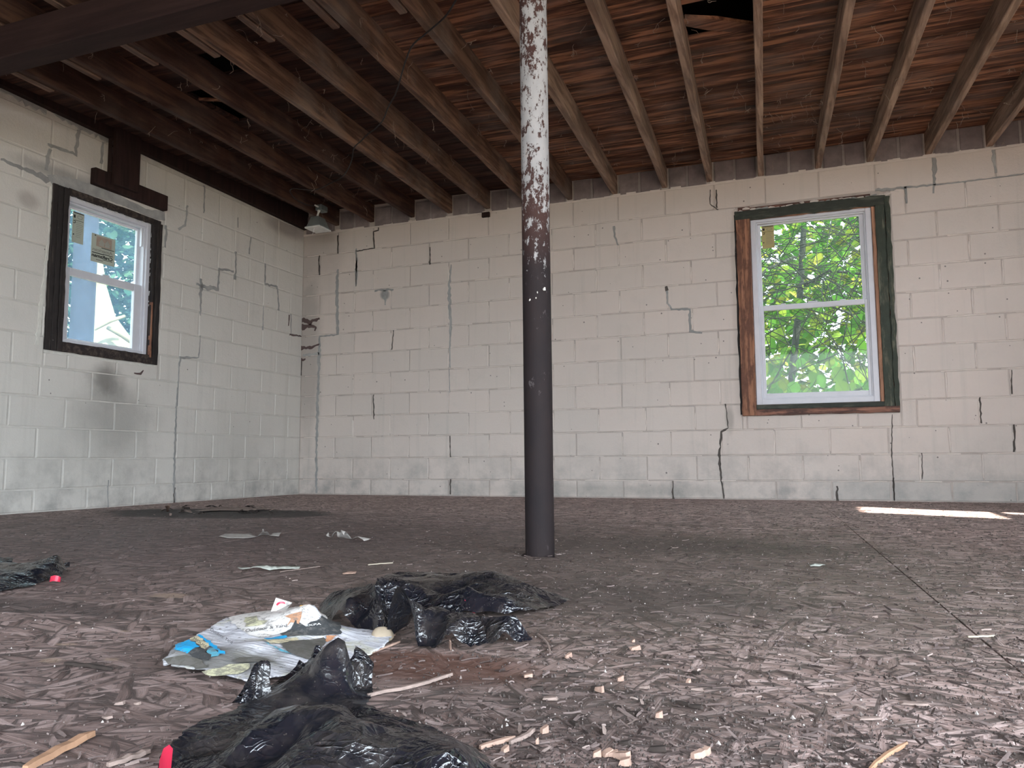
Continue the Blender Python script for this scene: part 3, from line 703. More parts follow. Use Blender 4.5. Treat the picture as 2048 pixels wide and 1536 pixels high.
# ------------------------------------------------------------------ windows
def ring(x0, x1, z0, z1, w, ya, yb, wb=None, wt=None):
    mb = MB(); wb = w if wb is None else wb; wt = w if wt is None else wt
    mb.box(x0, x0+w, ya, yb, z0, z1); mb.box(x1-w, x1, ya, yb, z0, z1)
    mb.box(x0+w, x1-w, ya, yb, z0, z0+wb); mb.box(x0+w, x1-w, ya, yb, z1-wt, z1); return mb
def ring_to(o, i, ya, yb):
    mb = MB(); (x0, x1, z0, z1), (a, b, c, d) = o, i
    mb.box(x0, a, ya, yb, z0, z1); mb.box(b, x1, ya, yb, z0, z1); mb.box(a, b, ya, yb, z0, c); mb.box(a, b, ya, yb, d, z1); return mb
# window 2, in the back wall (local = world)
w2 = empty('window_2', (0, 0, 0), 0, kind='structure', label='white sash window in worn red and mouldy green casing')
def g2(px, py, y): p = hit(px, py, 1, y); return p[0], p[2]
def rect2(c, y):
    q = [g2(px, py, y) for px, py in c]; return ((q[0][0]+q[3][0])/2, (q[1][0]+q[2][0])/2, (q[2][1]+q[3][1])/2, (q[0][1]+q[1][1])/2)
FO = rect2([(1501, 438), (1738, 412), (1764, 804), (1513, 809)], 0.015)
GU = rect2([(1521.5, 452), (1718, 433), (1725, 599), (1525, 613)], 0.075)
GL = rect2([(1528.5, 622), (1729, 609), (1738, 781), (1533, 787)], 0.050)
bevel(ring_to(FO, (FO[0]+.042, FO[1]-.042, FO[2]+.045, FO[3]-.036), 0.012, 0.115).build('frame', M_vinyl, w2), 0.003)
bevel(ring_to((FO[0]+.042, FO[1]-.042, FO[2]+.045, FO[3]-.036), (FO[0]+.052, FO[1]-.052, FO[2]+.055, FO[3]-.046), 0.03, 0.11).build('inner_stop', M_vinyl, w2), 0.002)
zm = (GU[2]+GL[3])/2
bevel(ring_to((FO[0]+.045, FO[1]-.045, zm-0.012, FO[3]-.04), GU, 0.066, 0.09).build('upper_sash', M_vinyl, w2), 0.002)
bevel(ring_to((FO[0]+.052, FO[1]-.052, FO[2]+.047, GU[2]-0.002), GL, 0.036, 0.062).build('lower_sash', M_vinyl, w2), 0.003)
bevel(MB().box((FO[0]+FO[1])/2-.035, (FO[0]+FO[1])/2+.035, 0.030, 0.05, GU[2]-.004, GU[2]+.008).build('sash_lock', M_vinyl, w2), 0.002)
for s in (-0.22, 0.22): bevel(MB().box((FO[0]+FO[1])/2+s-.02, (FO[0]+FO[1])/2+s+.02, 0.032, 0.045, GU[2]-.004, GU[2]+.006).build('tilt_latch', M_vinyl, w2), 0.002)
MB().box(GU[0]-.004, GU[1]+.004, 0.076, 0.079, GU[2]-.004, GU[3]+.004).build('pane', M_glassR, w2)
MB().box(GL[0]-.004, GL[1]+.004, 0.050, 0.053, GL[2]-.004, GL[3]+.004).build('pane', M_glassR, w2)
# wooden reveal between casing and vinyl
MB().box(WIN2[0]+.02, FO[0], 0.0, 0.12, WIN2[2], WIN2[3]).box(FO[1], WIN2[1]-.02, 0.02, 0.12, WIN2[2], WIN2[3]).box(FO[0], FO[1], 0.0, 0.12, FO[3], WIN2[3]-.01).box(FO[0], FO[1], 0.0, 0.12, WIN2[2], FO[2]).build('rough_buck', M_sill, w2)
def rough_board(x0, x1, z0, z1, y0, y1, mat, name, parent, axis='z', jag=0.003, label=None, rj=0.0):
    n = max(3, int((z1-z0 if axis == 'z' else x1-x0)/0.05)); vs = []; fs = []
    for i in range(n+1):
        t = i/n; j = [U(-jag, jag) for _ in range(2)]; k = U(0, rj)
        if axis == 'z':
            z = z0+(z1-z0)*t; vs += [(x0+j[0], y1, z), (x0+j[0], y0+.002, z), (x0+.004, y0, z), (x1-.004+j[1]+k, y0, z), (x1+j[1]+k, y0+.002, z), (x1+j[1]+k, y1, z)]
        else:
            x = x0+(x1-x0)*t; vs += [(x, y1, z0+j[0]), (x, y0+.002, z0+j[0]), (x, y0, z0+.004), (x, y0, z1-.004+j[1]+k), (x, y0+.002, z1+j[1]+k), (x, y1, z1+j[1]+k)]
    for i in range(n):
        for j in range(6): fs.append((i*6+j, i*6+(j+1) % 6, i*6+6+(j+1) % 6, i*6+6+j))
    fs += [tuple(range(6)), tuple(n*6+j for j in range(6))[::-1]]
    return MB().add(vs, fs).build(name, mat, parent, label=label)
CO = [g2(px, py, -0.012) for px, py in [(1467, 416), (1779, 395), (1800, 823), (1484, 833)]]
cx0, cx1, cz0, cz1 = (CO[0][0]+CO[3][0])/2, (CO[1][0]+CO[2][0])/2, (CO[2][1]+CO[3][1])/2, (CO[0][1]+CO[1][1])/2
rough_board(cx0+.012, FO[0]-.002, cz0, cz1-.085, -0.045, 0.012, M_redcase, 'casing_board', w2, label='worn red-brown side board')
rough_board(cx0-.006, cx0+.012, cz0+.01, cz1-.03, -0.006, 0.01, M_blackv, 'casing_board', w2, jag=0.005, label='black strip painted in as shadow at the left edge')  # dark strip stands in for the shadow along the casing edge
rough_board(cx0+.0, cx1-.03, cz1-.082, cz1-.004, -0.020, 0.012, M_greenh, 'head_board', w2, 'x', jag=0.006, label='dark mouldy head board')
rough_board(cx0+.10, FO[1]+.015, FO[3]-.004, cz1-.083, -0.010, 0.012, M_orangeh, 'head_stop', w2, 'x')
rough_board(FO[1]+.002, FO[1]+.028, FO[2]-.03, cz1-.085, -0.004, 0.02, M_orange, 'side_stop', w2, label='thin orange-brown stop')
rough_board(FO[1]+.028, cx1-.036, cz0+.02, cz1-.07, -0.016, 0.012, M_greenv, 'casing_board', w2, label='dark green mouldy side board')
rough_board(cx1-.034, cx1, cz0+.01, cz1-.02, -0.028, 0.012, M_greenv, 'casing_board', w2, jag=0.006)
rough_board(FO[0]+.0, FO[1]+.03, cz0+.048, FO[2]-.002, -0.006, 0.012, M_greenh, 'sill', w2, 'x', jag=0.001)
rough_board(FO[0]-.004, cx1-.004, cz0, cz0+.046, -0.030, 0.012, M_sill, 'apron', w2, 'x')
# messy grey mortar lumps around the head of window 2
for i in range(26):
    t = i/25; x = cx0 + (cx1-cx0+.04)*t; z = cz1 + U(-.006, .014); s = U(.012, .032)
    mb = MB(); k = 7
    vs = [(x+math.cos(a)*s*U(.8, 1.6), -0.007, z+math.sin(a)*s*.5*U(.5, 1.2)) for a in np.linspace(0, 2*math.pi, k+1)[:-1]] + [(x, -0.016, z)]
    mb.add(vs, [(j, (j+1) % k, k) for j in range(k)]).build('mortar_lump', M_bead if R() < .6 else M_filler, wall_back)

# window 1, in the left wall (local x = world y, local y = outward = -world x)
w1 = empty('window_1', (0, 0, 0), math.pi/2, kind='structure', label='white sash window in black casing with paper labels')
def g1(px, py, d): p = hit(px, py, 0, -d); return p[1], p[2]
def rect1(c, d):
    q = [g1(px, py, d) for px, py in c]; return ((q[0][0]+q[3][0])/2, (q[1][0]+q[2][0])/2, (q[2][1]+q[3][1])/2, (q[0][1]+q[1][1])/2)
F1 = rect1([(134.6, 387.4), (304, 452), (290, 709.8), (117, 682.4)], 0.015)
U1 = rect1([(141.6, 414), (273, 463.7), (269, 571.8), (131.7, 535.8)], 0.085)
L1 = rect1([(137.7, 549.6), (265, 583.5), (259.6, 696.8), (128.6, 676)], 0.060)
F1i = (F1[0]+.022, F1[1]-.036, F1[2]+.022, F1[3]-.034)
bevel(ring_to(F1, F1i, 0.012, 0.125).build('frame', M_vinyl, w1), 0.003)
bevel(ring_to((F1i[0], F1i[1], F1i[2], F1i[3]), (F1i[0]+.004, F1i[1]-.012, F1i[2]+.004, F1i[3]-.012), 0.03, 0.12).build('inner_stop', M_vinyl, w1), 0.002)
bevel(ring_to((F1i[0], F1i[1]-.002, U1[2]-.02, F1i[3]), U1, 0.076, 0.10).build('upper_sash', M_vinyl, w1), 0.002)
bevel(ring_to((F1i[0], F1i[1]-.01, F1i[2], U1[2]+.002), (L1[0], L1[1], L1[2], L1[3]), 0.040, 0.070).build('lower_sash', M_vinyl, w1), 0.003)
MB().box(U1[0]-.004, U1[1]+.004, 0.086, 0.089, U1[2]-.004, U1[3]+.004).build('pane', M_glassL, w1)
MB().box(L1[0]-.004, L1[1]+.004, 0.060, 0.063, L1[2]-.004, L1[3]+.004).build('pane', M_glassL, w1)
MB().box(F1i[1]-.035, F1i[1]-.022, 0.031, 0.05, U1[3]-.13, F1i[3]).build('sash_track', M_vinyl, w1)
bevel(MB().box((F1[0]+F1[1])/2-.03, (F1[0]+F1[1])/2+.03, 0.036, 0.055, U1[2], U1[2]+.013).build('sash_lock', M_vinyl, w1), 0.003)
MB().box(WIN1[0]+.02, F1[0], 0.0, 0.13, WIN1[2], WIN1[3]).box(F1[1], WIN1[1]-.02, 0.0, 0.13, WIN1[2], WIN1[3]).box(F1[0], F1[1], 0.0, 0.13, F1[3], WIN1[3]-.01).box(F1[0], F1[1], 0.0, 0.13, WIN1[2], F1[2]).build('rough_buck', M_blackv, w1)
C1 = [g1(px, py, -0.012) for px, py in [(106.5, 364.7), (326.5, 446.8), (313.5, 732), (88, 695.5)]]
ax0, ax1, az0, az1 = (C1[0][0]+C1[3][0])/2, (C1[1][0]+C1[2][0])/2, (C1[2][1]+C1[3][1])/2, (C1[0][1]+C1[1][1])/2
wl = (F1[0]-ax0)/3
for i in range(3): rough_board(ax0+wl*i+.002, ax0+wl*(i+1)-.002, az0, az1, -0.020+.003*(i % 2), 0.012, M_blackv, 'casing_board', w1, label=None if i else 'black fluted side board')
wr = (ax1-F1[1])/3
for i in range(3): rough_board(F1[1]+wr*i+.002, F1[1]+wr*(i+1)-.001, az0, az1-.02, -0.016-.003*(i == 1), 0.012, M_blackv, 'casing_board', w1)
rough_board(F1[1]+.001, F1[1]+.013, az0+.05, az0+.48, -0.024, 0.0, M_redcase, 'casing_sliver', w1, label='bare red-brown sliver low on the right side')
rough_board(F1[0], F1[1], F1[3]+.001, az1+.008, -0.010, 0.012, M_blackh, 'head_board', w1, 'x')
rough_board(F1[0], F1[1]+.03, az0, F1[2]-.002, -0.018, 0.012, M_blackh, 'apron', w1, 'x')
# blobs of caulk on the frame
for i in range(16):
    t = i/15; y = F1[0]+(F1[1]-F1[0])*t; z = F1[3]-.004+U(-.004, .004)
    MB().tube([(y, .010, z), (y+U(.02, .04), .009, z+U(-.003, .003))], U(.003, .006), 6).build('caulk_bead', M_caulkw, w1)
for i in range(12):
    z = F1[2] + (F1[3]-F1[2])*(0.35+0.6*i/12)
    MB().tube([(F1[1]+U(0, .006), .010, z), (F1[1]+U(0, .008), .006, z+U(.02, .05))], U(.003, .006), 6).build('caulk_bead', M_caulkw, w1)

# paper labels stuck on the panes
M_paper = flat('label_paper', (0.60, 0.60, 0.50), 0.8, var=0.04); M_papery = flat('yellowed_label', (0.62, 0.56, 0.34), 0.8, var=0.06)
def backlit(name, c):
    m = NT(name); P = m.pos(); n = m.noise(P, 60, 3)
    a = m.n('BsdfDiffuse', None, Color=c); b = m.n('BsdfTranslucent', None, Color=c)
    m.shader(m.n('MixShader', None, i0=0.35, i1=a.outputs[0], i2=b.outputs[0]).outputs[0]); return m.mat
M_paper = backlit('label_paper_b', (0.50, 0.50, 0.44)); M_papery = backlit('yellowed_label_b', (0.55, 0.47, 0.26))
M_ink = flat('ink', (0.03, 0.03, 0.03), 0.8); M_inkg = flat('grey_ink', (0.26, 0.24, 0.22), 0.8); M_inkb = flat('brown_ink', (0.40, 0.31, 0.25), 0.8)
def text_obj(s, size, parent, loc, mat, mirror=True, rot=(math.pi/2, 0, 0), width=None, name='lettering', bold=0.0):
    c = bpy.data.curves.new(name, 'FONT'); c.body = s; c.size = size; c.extrude = 0.0003; c.offset = bold; c.align_x = 'CENTER'; c.align_y = 'CENTER'
    tmp = bpy.data.objects.new('t', c); COL.objects.link(tmp); bpy.context.view_layer.update()
    me = bpy.data.meshes.new_from_object(tmp.evaluated_get(bpy.context.evaluated_depsgraph_get())); bpy.data.objects.remove(tmp)
    me.name = name; me.materials.clear(); me.materials.append(mat)
    o = bpy.data.objects.new(name, me); COL.objects.link(o); o.parent = parent; o.location = loc; o.rotation_euler = rot
    xs_ = [v.co.x for v in me.vertices]; sx = width/(max(xs_)-min(xs_)) if width else 1.0
    o.scale = (-sx if mirror else sx, 1, 1); return o
def label_sheet(name, corners_px, fn, dep, rotz, label, mat, draw):
    q = [fn(px, py, dep) for px, py in corners_px]
    x0, x1 = (q[0][0]+q[3][0])/2, (q[1][0]+q[2][0])/2; z0_, z1_ = (q[2][1]+q[3][1])/2, (q[0][1]+q[1][1])/2
    root = empty(name, (0, 0, 0), rotz, label, 'label')
    MB().box(x0, x1, dep-.0008, dep, z0_, z1_).build('sheet', mat, root)
    draw(root, x0, x1, z0_, z1_, dep-.0014); return root
def bar(root, x0, x1, z0_, z1_, d, mat=None, name='print_bar'): return MB().box(x0, x1, d-.0002, d+.0004, z0_, z1_).build(name, mat or M_ink, root)
def draw_narrow(root, x0, x1, z0_, z1_, d):
    w, h = x1-x0, z1_-z0_
    bar(root, x0+.08*w, x1-.05*w, z1_-.045*h, z1_-.015*h, d)
    bar(root, x0+.08*w, x0+.24*w, z1_-.20*h, z1_-.10*h, d); bar(root, x0+.2*w, x1-.05*w, z1_-.275*h, z1_-.262*h, d)
    text_obj('C', h*0.13, root, (x0+.17*w, d, z1_-.335*h), M_ink, True, bold=.001)
    mb = MB(); mb.tube([(x0+w*(.62+.22*math.cos(a)), d, z1_-h*(.15+.055*math.sin(a))) for a in np.linspace(0, 6.28, 14)], w*.02, 4, cap=False); mb.build('print_ring', M_inkg, root)
    for i in range(9):
        zz = z1_-h*(.34+.058*i); bar(root, x0+w*.33, x0+w*U(.72, .92), zz-.006*h, zz+.006*h, d, M_inkg)
    bar(root, x0+.08*w, x0+.18*w, z1_-.76*h, z1_-.72*h, d)
def draw_wide(root, x0, x1, z0_, z1_, d):
    w, h = x1-x0, z1_-z0_
    bar(root, x0+.20*w, x0+.85*w, z1_-.42*h, z1_-.06*h, d, M_inkb, 'print_picture')
    bar(root, x0+.42*w, x1-.04*w, z1_-.455*h, z1_-.43*h, d-.0003)
    bar(root, x0+.12*w, x0+.18*w, z1_-.07*h, z1_-.03*h, d)
    for cx in (.42, .66):
        mb = MB(); mb.add([(x0+w*(cx-.13), d-.0006, z1_-h*.28), (x0+w*(cx+.13), d-.0006, z1_-h*.28), (x0+w*cx, d-.0006, z1_-h*.13)], [(0, 1, 2)])
        mb.add([(x0+w*(cx-.10), d-.0006, z1_-h*.38), (x0+w*(cx+.10), d-.0006, z1_-h*.38), (x0+w*(cx+.10), d-.0006, z1_-h*.28), (x0+w*(cx-.10), d-.0006, z1_-h*.28)], [(0, 1, 2, 3)])
        mb.build('print_house', M_paper, root)
    text_obj('American', h*.17, root, (x0+.47*w, d-.0003, z1_-.555*h), M_inkg, True, width=w*.84, bold=.0006)
    bar(root, x0+.04*w, x0+.52*w, z1_-.685*h, z1_-.655*h, d); bar(root, x0+.5*w, x0+.92*w, z1_-.665*h, z1_-.64*h, d)
    text_obj('Craftsman', h*.16, root, (x0+.47*w, d-.0003, z1_-.765*h), M_ink, True, width=w*.88, bold=.0012)
    bar(root, x0+.5*w, x0+.9*w, z1_-.86*h, z1_-.84*h, d)
    bar(root, x0+.22*w, x0+.5*w, z1_-.92*h, z1_-.885*h, d, M_inkg)
label_sheet('paper_label', [(146.8, 422), (167.6, 429), (167, 491), (142, 482)], g1, 0.0852, math.pi/2, 'tall narrow paper label on the left window pane', M_paper, draw_narrow)
label_sheet('paper_label', [(184.6, 463.7), (231.5, 482), (227.5, 535.3), (180, 519.7)], g1, 0.0852, math.pi/2, 'wide printed label in the middle of the left window pane', M_paper, draw_wide)
label_sheet('paper_label', [(1523, 452.5), (1547.7, 451), (1549, 495), (1524.5, 498)], g2, 0.0752, 0, 'yellowed paper label in the corner of the right window', M_papery, draw_narrow)

# ------------------------------------------------------------------ flood light and cable
p = hit(640, 417, 0, 0.52); fx = empty('flood_light', (0, 0, 0), 0, 'small flood light with grey junction box in the ceiling corner', 'lamp')
M_boxg = flat('junction_box_metal', (0.16, 0.18, 0.18), 0.5, 0.4, 0.3); M_lampm = flat('lamp_aluminium', (0.42, 0.47, 0.46), 0.3, 0.5, 0.6); M_lampw = flat('lamp_white', (0.75, 0.75, 0.72), 0.4)
S = 6.9/1578.7
def fp(px, py): return hit(px, py, 0, 0.52)
c = fp(643, 417); hw, hh = 14*S, 7*S
bevel(MB().box(c[0]-.035, c[0]+.035, c[1]-hw*.9, c[1]+hw*.9, c[2]-hh, c[2]+hh*.9).build('junction_box', M_boxg, fx), 0.01, 2)
e = fp(621, 416); MB().tube([tuple(c + np.array([0, -hw*.9, 0])), tuple(c + np.array([0, -hw*1.7, 0]))], 0.008, 8).build('cable_gland', M_lampw, fx)
a = fp(638, 421); b = fp(635, 432); MB().tube([tuple(a), tuple((a+b)/2), tuple(b)], [0.014, 0.009, 0.010], 10).build('swivel', M_lampw, fx)
b = fp(636, 447)
mb = MB()
def frus(mb, c, w0, d0, w1_, d1, z0_, z1_):
    v = [(c[0]+sx*d/2, c[1]+sy*w/2, z) for (w, d, z) in ((w0, d0, z0_), (w1_, d1, z1_)) for sx, sy in ((-1, -1), (1, -1), (1, 1), (-1, 1))]
    mb.add(v, [(3, 2, 1, 0), (4, 5, 6, 7), (0, 1, 5, 4), (1, 2, 6, 5), (2, 3, 7, 6), (3, 0, 4, 7)])
frus(mb, b, 0.165, 0.15, 0.11, 0.08, b[2]-.045, b[2]+.055); bevel(mb.build('lamp_head', M_lampm, fx), 0.006, 2)
mb = MB(); frus(mb, b, 0.19, 0.17, 0.185, 0.165, b[2]-.062, b[2]-.046); bevel(mb.build('lens_rim', M_lampw, fx), 0.004)
MB().tube([tuple(b+np.array([0, -.06, -.06])), tuple(b+np.array([0, -.07, -.10])), tuple(b+np.array([0, -.085, -.13]))], 0.002, 5).build('lead_wire', M_lampw, fx)
M_cable = flat('black_cable', (0.018, 0.013, 0.013), 0.6)
def onj(px, py, dz=-0.008):
    d = _f*FOC + _r2*(px-1024) - _u2*(py-768); x = 1.5
    for _ in range(6):
        k = 2.62+twist(x)+dz; t = (k + .02856*CAM[1]-CAM[2])/(d[2]-.02856*d[1]); h = CAM + t*d; x = h[0]
    return h
cp = [(925, -20), (912, 0), (893, 30), (870, 52), (846, 72), (824, 92), (810, 125), (800, 160), (790, 190), (776, 215), (766, 240), (750, 258), (736, 268), (722, 282), (708, 296), (704, 318), (696, 338), (684, 354), (662, 366), (640, 377), (622, 380), (600, 378), (586, 377), (580, 382), (586, 393), (597, 402), (612, 409), (628, 412)]
pts = [onj(x, y, -0.006+(-0.010 if i % 3 == 1 else 0)) for i, (x, y) in enumerate(cp[:24])]
e = fp(628, 414); n = 4
for i, (x, y) in enumerate(cp[24:]):
    q1 = onj(x, y); t = (i+1)/n; xx = pts[23][0]*(1-t) + 0.52*t
    pts.append(hit(x, y, 0, xx))
P_ = [Vector(q) for q in pts]; sm = []
for i in range(len(P_)-1):
    a, b, c, d = P_[max(i-1, 0)], P_[i], P_[i+1], P_[min(i+2, len(P_)-1)]
    for k in range(4):
        t = k/4; sm.append(0.5*((2*b)+(c-a)*t+(2*a-5*b+4*c-d)*t*t+(3*b-3*c+d-a)*t*t*t))
sm.append(P_[-1])
MB().tube(sm, 0.0048, 7).build('electrical_cable', M_cable, smooth=True, label='thin black cable looping across the joists to the flood light', cat='cable')
# ------------------------------------------------------------------ crumpled sheets
def inside(poly, x, y):
    c = False; n = len(poly); j = n-1
    for i in range(n):
        xi, yi = poly[i]; xj, yj = poly[j]
        if (yi > y) != (yj > y) and x < (xj-xi)*(y-yi)/(yj-yi)+xi: c = not c
        j = i
    return c
class Sheet:
    def __init__(s, outline, inner, res=0.008, amp=0.006, nscale=14, warp=0.006, jag=0.002, base=0.0015, ribs=None, seed=0.0):
        P = [onfloor(x, y, h) for x, y, h in outline+inner]
        A = np.array([[p[0], p[1]] for p in P]); Zv = np.array([p[2] for p in P])
        s.A = A; n = len(A)
        def phi(r): return np.where(r > 1e-9, r*r*np.log(r+1e-12), 0)
        K = phi(np.linalg.norm(A[:, None]-A[None], axis=2)) + np.eye(n)*1e-5
        Q = np.hstack([np.ones((n, 1)), A]); Mx = np.block([[K, Q], [Q.T, np.zeros((3, 3))]])
        s.w = np.linalg.solve(Mx, np.concatenate([Zv, np.zeros(3)])); s.phi = phi; s.lo, s.hi = 0.0, Zv.max()*1.1+.004
        out = []
        O = A[:len(outline)]
        for i in range(len(O)):
            a, b = O[i], O[(i+1) % len(O)]; k = max(1, int(np.linalg.norm(b-a)/res))
            for j in range(k): out.append(a+(b-a)*j/k + np.random.uniform(-1, 1, 2)*jag)
        s.poly = [tuple(p) for p in out]
        x0, y0 = O.min(0); x1, y1 = O.max(0); pts = list(s.poly); d = []
        gx = np.arange(x0, x1, res); gy = np.arange(y0, y1, res*.87); OP = np.array(s.poly)
        for jy, yy in enumerate(gy):
            for xx in gx:
                q = (xx + (res/2 if jy % 2 else 0) + U(-.1, .1)*res, yy + U(-.1, .1)*res)
                if inside(s.poly, *q) and np.min(np.abs(OP-np.array(q)).sum(1)) > res*.6: pts.append(q)
        n0 = len(s.poly)
        r = delaunay_2d_cdt([Vector(p) for p in pts], [(i, (i+1) % n0) for i in range(n0)], [], 1, 1e-6)
        XY = np.array([[v.x, v.y] for v in r[0]]); s.faces = [tuple(f) for f in r[2]]
        zz = s.z(XY); dist = np.array([np.min(np.linalg.norm(OP-p, axis=1)) for p in XY])
        V = []
        for (x, y), z, dd in zip(XY, zz, dist):
            e = min(1, dd/0.03); e = 0.35+0.65*e
            wx = noise.noise(Vector((x*nscale*.5, y*nscale*.5, seed)))*0.05; wy = noise.noise(Vector((x*nscale*.5, y*nscale*.5, seed+7)))*0.05
            dv, _ = noise.voronoi(Vector(((x+wx)*nscale, (y+wy)*nscale*1.3, seed))); r1 = (dv[1]-dv[0])
            dv, _ = noise.voronoi(Vector(((x+wy)*nscale*2.3, (y+wx)*nscale*2.3, seed+3))); r2 = (dv[1]-dv[0])
            h = (0.55-min(r1, 1.1))*amp + (0.4-min(r2, .8))*amp*.45 + noise.noise(Vector((x*6, y*6, seed)))*amp*.8
            if ribs: h += ribs[1]*abs(math.sin((x*ribs[0][0]+y*ribs[0][1]) + 2*noise.noise(Vector((x*30, y*30, 0)))))
            zf = max(base+abs(h)*0.25, z+h*e)
            ox = noise.noise(Vector((x*22, y*22, seed+11)))*warp*min(1, zf/.02); oy = noise.noise(Vector((x*22, y*22, seed+17)))*warp*min(1, zf/.02)
            V.append((x+ox, y+oy, zf))
        s.V = V
    def z(s, XY):
        XY = np.atleast_2d(XY); K = s.phi(np.linalg.norm(XY[:, None]-s.A[None], axis=2))
        v = K @ s.w[:-3] + s.w[-3] + XY @ s.w[-2:]
        return np.clip(v, s.lo, s.hi)
    def at(s, px, py, lift=0.0):
        h = 0.015
        for _ in range(12):
            p = onfloor(px, py, h); h = 0.5*h + 0.5*float(s.z(p[:2])[0])
        return np.array([p[0], p[1], h+lift])
def sheets(name, lst, mats, parent=None, smooth=True, solid=0.0, **kw):
    mb = MB()
    for i, sh in enumerate(lst):
        mb.add(sh.V, sh.faces, getattr(sh, 'mi', 0))
    o = mb.build(name, mats, parent, smooth, **kw)
    if solid:
        md = o.modifiers.new('t', 'SOLIDIFY'); md.thickness = solid; md.offset = 1
    return o
def red_tape(pts, parent, w=0.012):
    P = [onfloor(*p) for p in pts]; vs = []; fs = []
    for i, p in enumerate(P):
        vs += [(p[0], p[1], p[2]+w/2), (p[0]+.002, p[1]-.004, max(.001, p[2]-w/2))]
    for i in range(len(P)-1): fs.append((2*i, 2*i+2, 2*i+3, 2*i+1))
    return MB().add(vs, fs).build('drawtape', M_red, parent, smooth=True, label='red plastic drawtape')

# middle bag
b1 = empty('garbage_bag', (0, 0, 0), 0, 'crumpled black garbage bag in mid-floor in front of the column', 'bag')
S1 = Sheet([(770, 1152, .03), (800, 1143, .035), (860, 1146, .03), (930, 1150, .03), (960, 1147, .045), (990, 1145, .05), (1030, 1160, .035), (1070, 1176, .02), (1110, 1188, .012), (1142, 1201, .004), (1108, 1214, .003), (1070, 1222, .008), (1015, 1229, .008), (960, 1229, .008), (900, 1227, .008), (840, 1232, .004), (790, 1215, .02)],
           [(936, 1178, .050), (860, 1165, .030), (1000, 1175, .036), (1050, 1196, .022), (905, 1195, .012), (960, 1205, .014), (830, 1185, .03), (1000, 1210, .024)], 0.008, 0.011, 11, 0.012, seed=1)
S1.mi = 1
S2 = Sheet([(638, 1212, .003), (665, 1190, .03), (700, 1177, .05), (746, 1168, .07), (762, 1178, .07), (770, 1210, .05), (772, 1250, .02), (766, 1268, .002), (720, 1262, .002), (660, 1248, .002), (643, 1232, .002)],
           [(700, 1200, .05), (720, 1232, .02), (680, 1215, .03)], 0.008, 0.012, 12, 0.012, seed=2)
S3 = Sheet([(750, 1159, .09), (790, 1157, .082), (820, 1167, .078), (850, 1180, .068), (864, 1212, .05), (900, 1226, .045), (950, 1230, .045), (965, 1260, .030), (977, 1293, .010), (930, 1292, .006), (884, 1288, .010), (830, 1281, .012), (775, 1270, .008), (768, 1240, .03), (765, 1210, .06), (752, 1180, .085)],
           [(820, 1222, .062), (900, 1252, .038), (800, 1190, .080)], 0.006, 0.009, 14, 0.010, ribs=((150, 40), .005), seed=3)
S4 = Sheet([(940, 1233, .040), (1000, 1232, .042), (1031, 1233, .040), (1050, 1258, .02), (1068, 1281, .003), (1030, 1284, .003), (985, 1289, .003), (950, 1286, .004), (935, 1260, .02)],
           [(990, 1268, .030), (1000, 1250, .012), (1020, 1262, .022)], 0.007, 0.011, 12, 0.010, seed=4)
sheets('crumpled_film', [S1, S2, S3, S4], [M_bag, M_bagd], b1)
red_tape([(920, 1206, .022), (930, 1209, .024), (940, 1212, .020), (950, 1218, .016)], b1, 0.018)
# foreground bag
b2 = empty('garbage_bag', (0, 0, 0), 0, 'large black garbage bag spread across the near foreground', 'bag')
T1 = Sheet([(682, 1273, .075), (705, 1296, .05), (722, 1312, .03), (737, 1346, .003), (748, 1381, .003), (735, 1412, .003), (797, 1438, .003), (860, 1455, .003), (924, 1487, .003), (985, 1530, .003), (1010, 1620, .004), (700, 1760, .02), (330, 1680, .01), (318, 1560, .008), (322, 1520, .015), (335, 1492, .020), (388, 1460, .02), (450, 1430, .010), (511, 1399, .004), (560, 1358, .012), (603, 1322, .03), (650, 1295, .055)],
           [(651, 1410, .050), (610, 1430, .022), (688, 1445, .052), (560, 1440, .010), (495, 1478, .038), (440, 1510, .010), (600, 1500, .052), (540, 1530, .018), (688, 1490, .055), (715, 1475, .006), (800, 1500, .008), (870, 1480, .02), (885, 1512, .046), (800, 1560, .03), (610, 1355, .012), (655, 1325, .034), (690, 1318, .040), (660, 1360, .012), (700, 1375, .006), (640, 1385, .012), (560, 1400, .010), (450, 1460, .018)], 0.007, 0.012, 10, 0.014, seed=5)
T3 = Sheet([(720, 1440, .035), (770, 1438, .02), (830, 1452, .012), (900, 1482, .010), (960, 1518, .004), (1000, 1560, .003), (850, 1540, .02), (760, 1490, .02), (715, 1470, .03)],
           [(800, 1465, .026), (860, 1490, .020)], 0.006, 0.009, 14, 0.010, seed=8)
T3.mi = 1
sheets('crumpled_film', [T1, T3], [M_bag, M_bagd], b2)
kc = onfloor(502, 1406); vs = []; fs = []; nn = 28; kk = 16
for i in range(kk+1):
    t = i/kk; z = .050*t
    rad = .020*(1-t)**.55*(1-.35*math.sin(t*3.1)) + .0035
    for j in range(nn):
        a = 2*math.pi*j/nn + t*1.3; r = rad*(1+.34*math.sin(5*a+2.5*t)+.16*math.sin(11*a+6*t)+.12*noise.noise(Vector((math.cos(a)*3, math.sin(a)*3, t*6))))
        vs.append((kc[0]+.006*t+r*math.cos(a), kc[1]+.008+.010*t+r*.8*math.sin(a), .0015+z))
for i in range(kk):
    for j in range(nn): fs.append((i*nn+j, i*nn+(j+1) % nn, (i+1)*nn+(j+1) % nn, (i+1)*nn+j))
fs.append(tuple(kk*nn+j for j in range(nn)))
MB().add(vs, fs).build('twisted_corner', M_bag, b2, smooth=True)
red_tape([(318, 1545, .022), (326, 1520, .026), (338, 1512, .026), (345, 1520, .02)], b2, 0.022)
